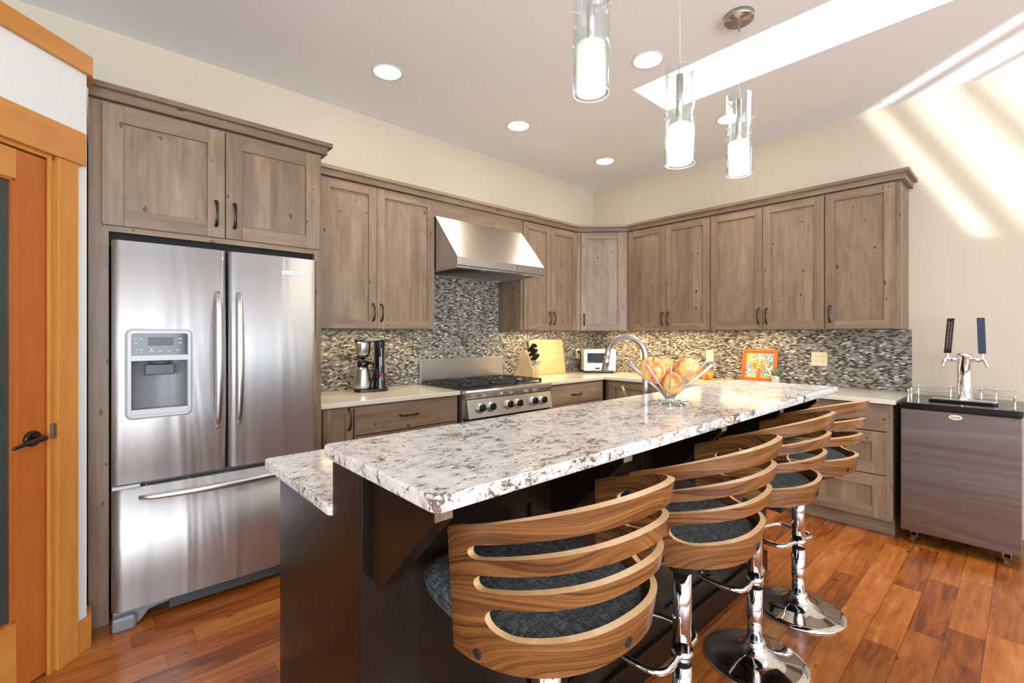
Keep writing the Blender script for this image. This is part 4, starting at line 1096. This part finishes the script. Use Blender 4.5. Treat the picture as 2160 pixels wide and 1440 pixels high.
b = B(); b.disc((.063, -.060, .127), .015, .007, (0, -.003, 0)); L(b, 'power_button', 'red', cpn)
b = B()
for z in (.112, .097, .083, .069): 
    for x in (.055, .071): b.disc((x, -.060, z), .004, .003, (0, -.002, 0))
L(b, 'buttons', 'ink', cpn)
b = B()
for k in range(11): b.box(.060, .068, -.0570, -.0545, .19+k*.013, .198+k*.013)
L(b, 'side_lettering', 'lgrey')

# ------------------------------------------------------------------ knife block, knives, cutting board
KB = (-1.262, -.275, .9155); KR = math.radians(12)
t = thing('knife_block', 'pale wooden knife block right of the range', 'knife block', KB, KR)
b = B(); prof = [(0, 0), (0, .068), (.085, .268), (.118, .268), (.240, 0)]
b.prism([(-.055, y, z) for y, z in prof], (.11, 0, 0), 0, (0, -.45, .89)); obj('block', b, 'maple', t, bevel=.003, local=True)
kd = Vector((0, -.66, .751)); fn = Vector((0, -.936, .351))
def knife(px, u, hl, label, group, mat, r=.0075):
    # u: 0 at the bottom of the slanted face, 1 at the top
    p = Vector((px, .085*u, .068+.2*u)); R = Matrix.Rotation(KR, 4, 'Z')
    w = Vector(KB)+R @ p
    k = thing('kitchen_knife', label, 'knife', w, KR, group)
    b = B(); b.tube([kd*-.05, kd*.012], .0035, 8, ry=.006, up=(1, 0, 0)); obj('bolster', b, 'steel', k, local=True)
    b = B(); b.tube(bez([kd*.010, kd*(hl*.3)+fn*.001, kd*(hl*.7)+fn*.002, kd*hl+fn*-.003], 4), [r]*6+[r*1.1]*7, 10, ry=[r*1.3]*6+[r*1.5]*7, up=(1, 0, 0)); obj('handle', b, mat, k, local=True)
    return k
for (px, u, hl) in ((-.038, .92, .125), (-.013, .93, .125), (.012, .91, .115), (.037, .90, .10), (-.036, .72, .115), (-.005, .71, .11), (.028, .70, .095), (-.030, .50, .10), (.003, .49, .10), (.034, .48, .09)):
    knife(px, u, hl, 'black-handled kitchen knife in the upper slots of the knife block', 'black-handled knives in the block', 'black')
for i in range(6):
    knife(-.042+i*.0166, .22, .085, 'steak knife with steel-faced handle in the bottom row of the knife block', 'steak knives in the bottom row of the block', 'nickel', .006)

b = B(); H = .375; th_ = math.atan2(.055, H)
pts = rrect(0, .52, 0, H, .02, 5)
def lean(x, z, o): return (-1.130+x, -.078+math.sin(th_)*z-o*math.cos(th_), .9165+math.cos(th_)*z-o*math.sin(th_)*0)
b.prism([lean(x, z, 0) for x, z in pts], (0, -.019, 0), 0, (1, 0, 0))
tag(obj('cutting_board', b, 'bamboo', bevel=.003), 'large pale bamboo cutting board leaning against the mosaic wall', 'cutting board')

# ------------------------------------------------------------------ toaster oven
t = thing('toaster_oven', 'small white toaster oven standing across the room corner', 'toaster oven', (-.335, -.355, .9155), math.radians(-42))
w2 = .178
b = B(); b.box(-w2, w2, 0, .22, .022, .262); obj('case', b, 'white', t, bevel=.010, local=True)
b = B(); b.prism([(p[0], -.006, p[1]) for p in rrect(-w2+.006, w2-.006, .092, .255, .012)], (0, .008, 0)); dd = obj('oven_door', b, 'white', t, bevel=.003, local=True)
b = B(); b.prism([(p[0], -.0085, p[1]) for p in rrect(-.142, .148, .112, .222, .004)], (0, .003, 0)); obj('window', b, 'ovenglass', dd, local=True)
b = B(); b.box(-w2+.004, w2-.004, -.004, .004, .03, .088); cp2 = obj('control_panel', b, 'white', t, bevel=.003, local=True)
b = B(); b.box(-.055, -.002, -.0055, -.003, .044, .060); obj('display', b, 'black', cp2, local=True)
b = B(); b.box(.004, .007, -.0055, -.003, .044, .060); b.box(-.13, -.08, -.005, -.003, .051, .053); b.box(.03, .07, -.005, -.003, .051, .053); obj('markings', b, 'dgrey', cp2, local=True)
b = B(); b.lathe([(.014, 0), (.013, .012), (.0, .013)], 18, (.135, -.003, .052), axis='-y'); obj('dial', b, 'white', cp2, local=True)
b = B(); b.box(w2-.028, w2-.004, -.022, -.004, .120, .215); obj('handle', b, 'white', dd, bevel=.003, local=True)
for x in (-.14, .14):
    for y in (.03, .19):
        b = B(); b.lathe([(.012, 0), (.011, .024)], 12, (x, y, 0)); obj('foot', b, 'black', t, local=True)
b = B(); b.box(-.10, .10, -.012, .06, .012, .022); obj('crumb_tray', b, 'black', t, local=True)
# cord
b = B(); pw = [(-.305, -.020, 1.14), (-.305, -.045, 1.135), (-.306, -.048, 1.06), (-.312, -.040, .96), (-.315, -.05, .925), (-.29, -.09, .922)]
b.tube(bez(pw, 5), .0035, 8); b.box(-.319, -.291, -.040, -.018, 1.128, 1.152)
o = obj('power_cord', b, 'mblack'); tag(o, 'black power cord and plug hanging behind the toaster oven', 'cord')

# ------------------------------------------------------------------ framed picture
t = thing('framed_picture', 'small square tree picture in an orange wood frame leaning on the mosaic', 'picture', (-.085, -1.92, .9155), -PI/2)
t.rotation_euler = (math.radians(-11), 0, -PI/2)
S = .150; fwp = .020
b = B(); Hh = .295
for (x0, x1, z0, z1, g) in ((-S, S, 0, fwp, (1, 0, 0)), (-S, S, Hh-fwp, Hh, (1, 0, 0)), (-S, -S+fwp, fwp, Hh-fwp, (0, 0, 1)), (S-fwp, S, fwp, Hh-fwp, (0, 0, 1))): b.box(x0, x1, -.02, 0, z0, z1, 0, g)
obj('frame', b, 'firdoor', t, bevel=.002, local=True)
M['mat_orange'] = plain('orange mount', (.62, .13, .035, 1), .6)
def artm():
    tt = NT('leafy tree artwork'); uv = tt.uv(); s = tt.sep(uv)
    vo = tt.n('ShaderNodeTexVoronoi'); tt.l(uv, vo.inputs['Vector']); vo.inputs['Scale'].default_value = 105
    c = tt.sep(vo.outputs['Color'])
    bg = tt.ramp(c[0], [(0, (.08, .20, .30)), (.42, (.72, .68, .60)), (.86, (.70, .30, .18))], 'CONSTANT')
    cr = tt.ramp(c[1], [(0, (.72, .20, .03)), (.55, (.78, .74, .62)), (.85, (.80, .38, .08))], 'CONSTANT')
    dx = tt.math('DIVIDE', s[0], .078); dz = tt.math('DIVIDE', tt.math('SUBTRACT', s[1], .165), .060)
    d = tt.math('SQRT', tt.math('ADD', tt.math('MULTIPLY', dx, dx), tt.math('MULTIPLY', dz, dz)))
    d = tt.math('ADD', d, tt.math('MULTIPLY_ADD', c[2], .3, -.15))
    col = tt.mix(tt.math('LESS_THAN', d, 1), bg, cr)
    wd_ = tt.math('MULTIPLY_ADD', tt.math('SUBTRACT', .13, s[1]), .12, .010)
    tr = tt.math('MULTIPLY', tt.math('LESS_THAN', tt.math('ABSOLUTE', s[0]), wd_), tt.math('LESS_THAN', s[1], .125))
    col = tt.mix(tr, col, (.50, .16, .03))
    sx = tt.math('ADD', s[0], .088); sz = tt.math('SUBTRACT', s[1], .228)
    sd = tt.math('LESS_THAN', tt.math('ADD', tt.math('MULTIPLY', sx, sx), tt.math('MULTIPLY', sz, sz)), .0011)
    col = tt.mix(sd, col, (.90, .62, .12))
    gr = tt.math('MULTIPLY', tt.math('LESS_THAN', s[1], .055), tt.math('SUBTRACT', 1, tr))
    col = tt.mix(gr, col, (.40, .55, .10))
    tt.col(col); tt.set(Roughness=.35); return tt.m
M['art'] = artm()
b = B(); b.box(-S+fwp, S-fwp, -.010, -.004, fwp, Hh-fwp); obj('mount', b, 'mat_orange', t, local=True)
b = B(); b.plate(-S+.038, S-.038, -.0115, -.0098, .040, Hh-.038, lambda c: (c.x, c.z)); obj('artwork', b, 'art', t, local=True)

t = thing('potted_cactus', 'small cactus in a pale metal pot in front of the picture', 'plant', (-.150, -2.085, .9155))
b = B(); b.lathe([(.028, 0), (.031, .004), (.037, .060), (.037, .072), (.034, .072), (.032, .062), (.0, .062)], 28); obj('pot', b, 'handle', t, local=True)
b = B(); n = 30
V = []
for i in range(13):
    u = i/12; r0 = .033*(math.sin(PI*(u*.80+.16))**.8)*(1-.55*max(0, u-.45)*1.8); ring = []
    for k in range(n): 
        th = 2*PI*k/n; rr = max(.001, r0)*(1+.12*math.cos(th*10)); ring.append(b.bm.verts.new((rr*math.cos(th), rr*math.sin(th), .060+u*.095)))
    V.append(ring)
for A_, C_ in zip(V, V[1:]):
    for k in range(n):
        f = b.bm.faces.new((A_[k], A_[(k+1) % n], C_[(k+1) % n], C_[k])); f.smooth = True
b.bm.faces.new(V[-1]); b.bm.faces.new(V[0][::-1])
obj('cactus', b, 'cactus', t, local=True)

# ------------------------------------------------------------------ beer fridge
KX, KY0, KY1 = -.62, -3.520, -2.985
t = thing('kegerator', 'stainless beer fridge on casters with a twin-tap tower against the right wall', 'beer fridge', (-.34, -3.25, 0))
b = B(); b.box(-.575, -.05, KY0+.004, KY1-.004, .075, .868); obj('fridge_body', b, 'mblack', t, bevel=.004)
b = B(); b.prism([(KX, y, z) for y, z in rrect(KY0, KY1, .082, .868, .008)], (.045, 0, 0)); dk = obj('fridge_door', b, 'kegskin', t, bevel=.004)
b = B(); b.prism([(*p, .872) for p in rrect(KX-.008, -.045, KY0-.006, KY1+.006, .02)], (0, 0, .036)); obj('top', b, 'black', t, bevel=.005)
b = B(); b.box(KX-.004, -.05, KY0, KY1, .866, .873); obj('top_lip', b, 'black', t)
b = B(); n = 28; cy = -3.245; cz = .838; b.prism([(KX-.0005, cy+.031*math.cos(2*PI*i/n), cz+.0155*math.sin(2*PI*i/n)) for i in range(n)], (-.004, 0, 0)); bg_ = obj('badge', b, 'ivory', dk, bevel=.001)
b = B()
for k in range(6): b.box(KX-.0052, KX-.0044, cy-.021+k*.0075, cy-.016+k*.0075, cz-.0035+(k % 2)*.001, cz+.0025)
obj('badge_marks', b, 'dgrey', bg_)
# rail round three sides
TZ = .908
b = B()
for z in (TZ+.032, TZ+.068):
    b.tube(bez([(-.56, KY1-.03, z), (-.13, KY1-.03, z), (-.085, KY1-.055, z), (-.08, KY1-.10, z), (-.08, KY0+.10, z), (-.085, KY0+.055, z), (-.13, KY0+.03, z), (-.56, KY0+.03, z)], 4), .0032, 8)
obj('guard_rail', b, 'chrome', t)
for (x, y) in ((-.56, KY1-.03), (-.44, KY1-.03), (-.13, KY1-.03), (-.08, -3.18), (-.08, -3.33), (-.56, KY0+.03), (-.08, KY0+.12)):
    b = B(); b.lathe([(.009, 0), (.007, .004), (.0055, .01), (.0055, .07), (.007, .078), (.0, .080)], 12, (x, y, TZ)); obj('rail_post', b, 'chrome', t)
b = B(); b.prism([(*p, TZ) for p in rrect(-.44, -.30, -3.42, -3.10, .02)], (0, 0, .016)); dt = obj('drip_tray', b, 'black', t, bevel=.004)
b = B(); b.prism([(*p, TZ+.0155) for p in rrect(-.43, -.31, -3.41, -3.11, .015)], (0, 0, .002)); obj('drip_grid', b, 'steel', dt)
TX, TY = -.245, -3.262
b = B(); b.lathe([(.052, TZ), (.052, TZ+.008), (.042, TZ+.016), (.038, TZ+.02), (.038, TZ+.285), (.041, TZ+.290), (.041, TZ+.302), (.036, TZ+.312), (.0, TZ+.314)], 36, (TX, TY, 0)); tw = obj('beer_tower', b, 'chrome', t)
for sg, lab in ((1, 'black tap handle with chalk writing'), (-1, 'plain navy blue tap handle')):
    y = TY+sg*.052; fz = TZ+.272
    b = B(); b.tube([(TX-.01, TY+sg*.03, fz), (TX-.02, TY+sg*.075, fz)], [.016, .014], 14)
    b.tube(bez([(TX-.02, TY+sg*.070, fz), (TX-.025, TY+sg*.088, fz+.002), (TX-.03, TY+sg*.098, fz-.02), (TX-.036, TY+sg*.108, fz-.052)], 4), [.013]*4+[.011]*5+[.009]*4, 12)
    b.lathe([(.012, 0), (.012, .012), (.008, .018), (.010, .030), (.006, .042)], 14, (TX-.022, TY+sg*.082, fz+.006)); fc = obj('beer_faucet', b, 'chrome', tw)
    p0 = Vector((TX-.022, TY+sg*.082, fz+.040)); lean_ = Vector((-.02, -.075 if sg > 0 else .030, 1)).normalized()
    b = B(); e1 = Vector((0, 1, 0))*.0185; e2 = Vector((1, 0, 0))*.009; 
    b.prism([p0-e1-e2, p0+e1-e2, p0+e1+e2, p0-e1+e2], lean_*.232); th2 = obj('tap_handle', b, 'black' if sg > 0 else 'navy', tw, bevel=.002); th2['label'] = lab
    if sg > 0:
        pass
hnd = [c for c in tw.children if c.name.startswith('tap_handle')][0]
for mat, off, nm in (('yink', .006, 'yellow_chalk_writing'), ('pink', -.007, 'pink_chalk_writing')):
    b = B(); p0 = Vector((TX-.022, TY+.082, TZ+.312)); ln = Vector((-.02, -.075, 1)).normalized()
    pts = []
    for k in range(26):
        pts.append(p0+Vector((-.0105, off+.0045*math.sin(k*2.4)+.001*math.sin(k*5), 0))+ln*(.03+k*.0072))
    b.tube(pts, .0011, 5); obj(nm, b, mat, tw)
# casters
for (x, y) in ((-.53, KY1-.06), (-.53, KY0+.06), (-.11, KY1-.06), (-.11, KY0+.06)):
    b = B(); b.lathe([(.026, -.011), (.026, .011)], 20, (x+.01, y, .026), axis='y'); cs_ = obj('caster', b, 'mblack', t)
    b = B(); b.box(x-.03, x+.03, y-.022, y+.022, .062, .076); b.prism([(x-.02, y-.018, .03), (x+.025, y-.018, .03), (x+.02, y-.018, .065), (x-.025, y-.018, .065)], (0, .004, 0)); b.prism([(x-.02, y+.014, .03), (x+.025, y+.014, .03), (x+.02, y+.014, .065), (x-.025, y+.014, .065)], (0, .004, 0)); obj('caster_fork', b, 'chrome', cs_)
    if x < -.3:
        b = B(); b.prism([(x-.03, y-.012, .040), (x-.085, y-.012, .022), (x-.09, y-.012, .028), (x-.04, y-.012, .058)], (0, .024, 0)); obj('brake_lever', b, 'chrome', cs_)

# ------------------------------------------------------------------ ceiling lights
DLL = [(-3.065, -.68, 'recessed ceiling light above the refrigerator, leftmost of the row along the back wall'), (-1.874, -.68, 'recessed ceiling light in the middle of the row, above the range'),
       (-.685, -.68, 'small recessed ceiling light nearest the room corner'), (-1.90, -1.92, 'recessed ceiling light left of the tip of the skylight'), (-.69, -1.92, 'recessed ceiling light seen behind the rightmost pendant')]
for x, y, lab in DLL:
    t = thing('recessed_light', lab, 'ceiling light', (x, y, CZ), 0, 'recessed ceiling lights')
    b = B(); b.lathe([(.082, -.001), (.098, -.004), (.102, -.001)], 40); b.keep = True; obj('trim_ring', b, 'white', t, local=True)
    b = B(); b.lathe([(.0, -.0025), (.083, -.0025)], 40); obj('lens', b, 'lamp', t, local=True)
    spot('recessed_lamp', (x, y, CZ-.03), (x, y, 0), 26, 125, .9, (1, .90, .76), .07)

PL = [(-3.186, -2.48, 2.217, 'nearest glass cylinder pendant, cut by the top of the view'), (-2.545, -2.48, 2.119, 'middle glass cylinder pendant, hanging lowest in front of the skylight'), (-1.897, -2.48, 2.222, 'farthest glass cylinder pendant below the round ceiling canopy')]
def make_pendant(cable):
    t = thing('pendant_light', '', 'pendant light')
    b = B(); R_, H_ = .066, .428
    b.lathe([(R_, 0), (R_, H_), (R_-.0035, H_), (R_-.0035, 0), (R_, 0)][:4], 48); 
    bmesh.ops.holes_fill(b.bm, edges=[e for e in b.bm.edges if e.is_boundary], sides=0)
    # tube wall closed by bridging the two bottom rings
    b.bm.faces.ensure_lookup_table()
    for f in [f for f in b.bm.faces if len(f.verts) > 8]: b.bm.faces.remove(f)
    vs = [v for v in b.bm.verts if v.co.z < 1e-4]; ro = sorted([v for v in vs if math.hypot(v.co.x, v.co.y) > R_-.001], key=lambda v: math.atan2(v.co.y, v.co.x)); ri = sorted([v for v in vs if math.hypot(v.co.x, v.co.y) < R_-.001], key=lambda v: math.atan2(v.co.y, v.co.x))
    for i in range(len(ro)):
        j = (i+1) % len(ro)
        try: b.bm.faces.new((ro[i], ro[j], ri[j], ri[i]))
        except ValueError: pass
    obj('outer_glass', b, 'glass', t, local=True)
    for zz in (0, H_): b = B(); b.tube([((R_-.0018)*math.cos(2*PI*i/48), (R_-.0018)*math.sin(2*PI*i/48), zz) for i in range(48)], .0016, 6, closed=True); obj('glass_rim', b, 'cable', t, local=True)
    b = B(); b.lathe([(.052, .004), (.052, .172), (.046, .174), (.0, .174)], 40); b.keep = True; obj('frosted_shade', b, 'frost', t, local=True)
    b = B(); b.ball((0, 0, .05), .034, 1, 1, 1.1, 20, 12); b.ball((0, 0, .115), .036, 1, 1, .6, 20, 12); obj('bulb', b, 'bulb', t, local=True)
    b = B(); b.lathe([(.0, .405), (.0155, .405), (.0155, .176), (.0, .176)][::-1], 24); b.lathe([(.016, .174), (.018, .182), (.013, .188)], 24); obj('stem', b, 'handle', t, local=True)
    b = B()
    for a in (.5, 2.6, 4.7):
        b.tube([(.012*math.cos(a), .012*math.sin(a), .285), (.083*math.cos(a), .083*math.sin(a), .285)], .0012, 6); b.ball((.083*math.cos(a), .083*math.sin(a), .285), .0025, n=8, m=6)
    obj('support_pin', b, 'chrome', t, local=True)
    b = B(); b.tube([(0, 0, .405), (0, 0, cable)], .0022, 8); obj('cable', b, 'cable', t, local=True)
    b = B(); b.lathe([(.0, cable-.055), (.006, cable-.055), (.006, cable), (.072, cable), (.077, cable+.006), (.077, cable+.030)], 40); obj('canopy', b, 'nickel', t, local=True)
    return t
for i, (x, y, z, lab) in enumerate(PL):
    o = make_pendant(CZ-z-.030); o.location = (x, y, z); tag(o, lab, 'pendant light', 'glass pendant lights over the bar')
    point('pendant_lamp', (x, y, z-.02), 2, (1, .95, .86), .05)
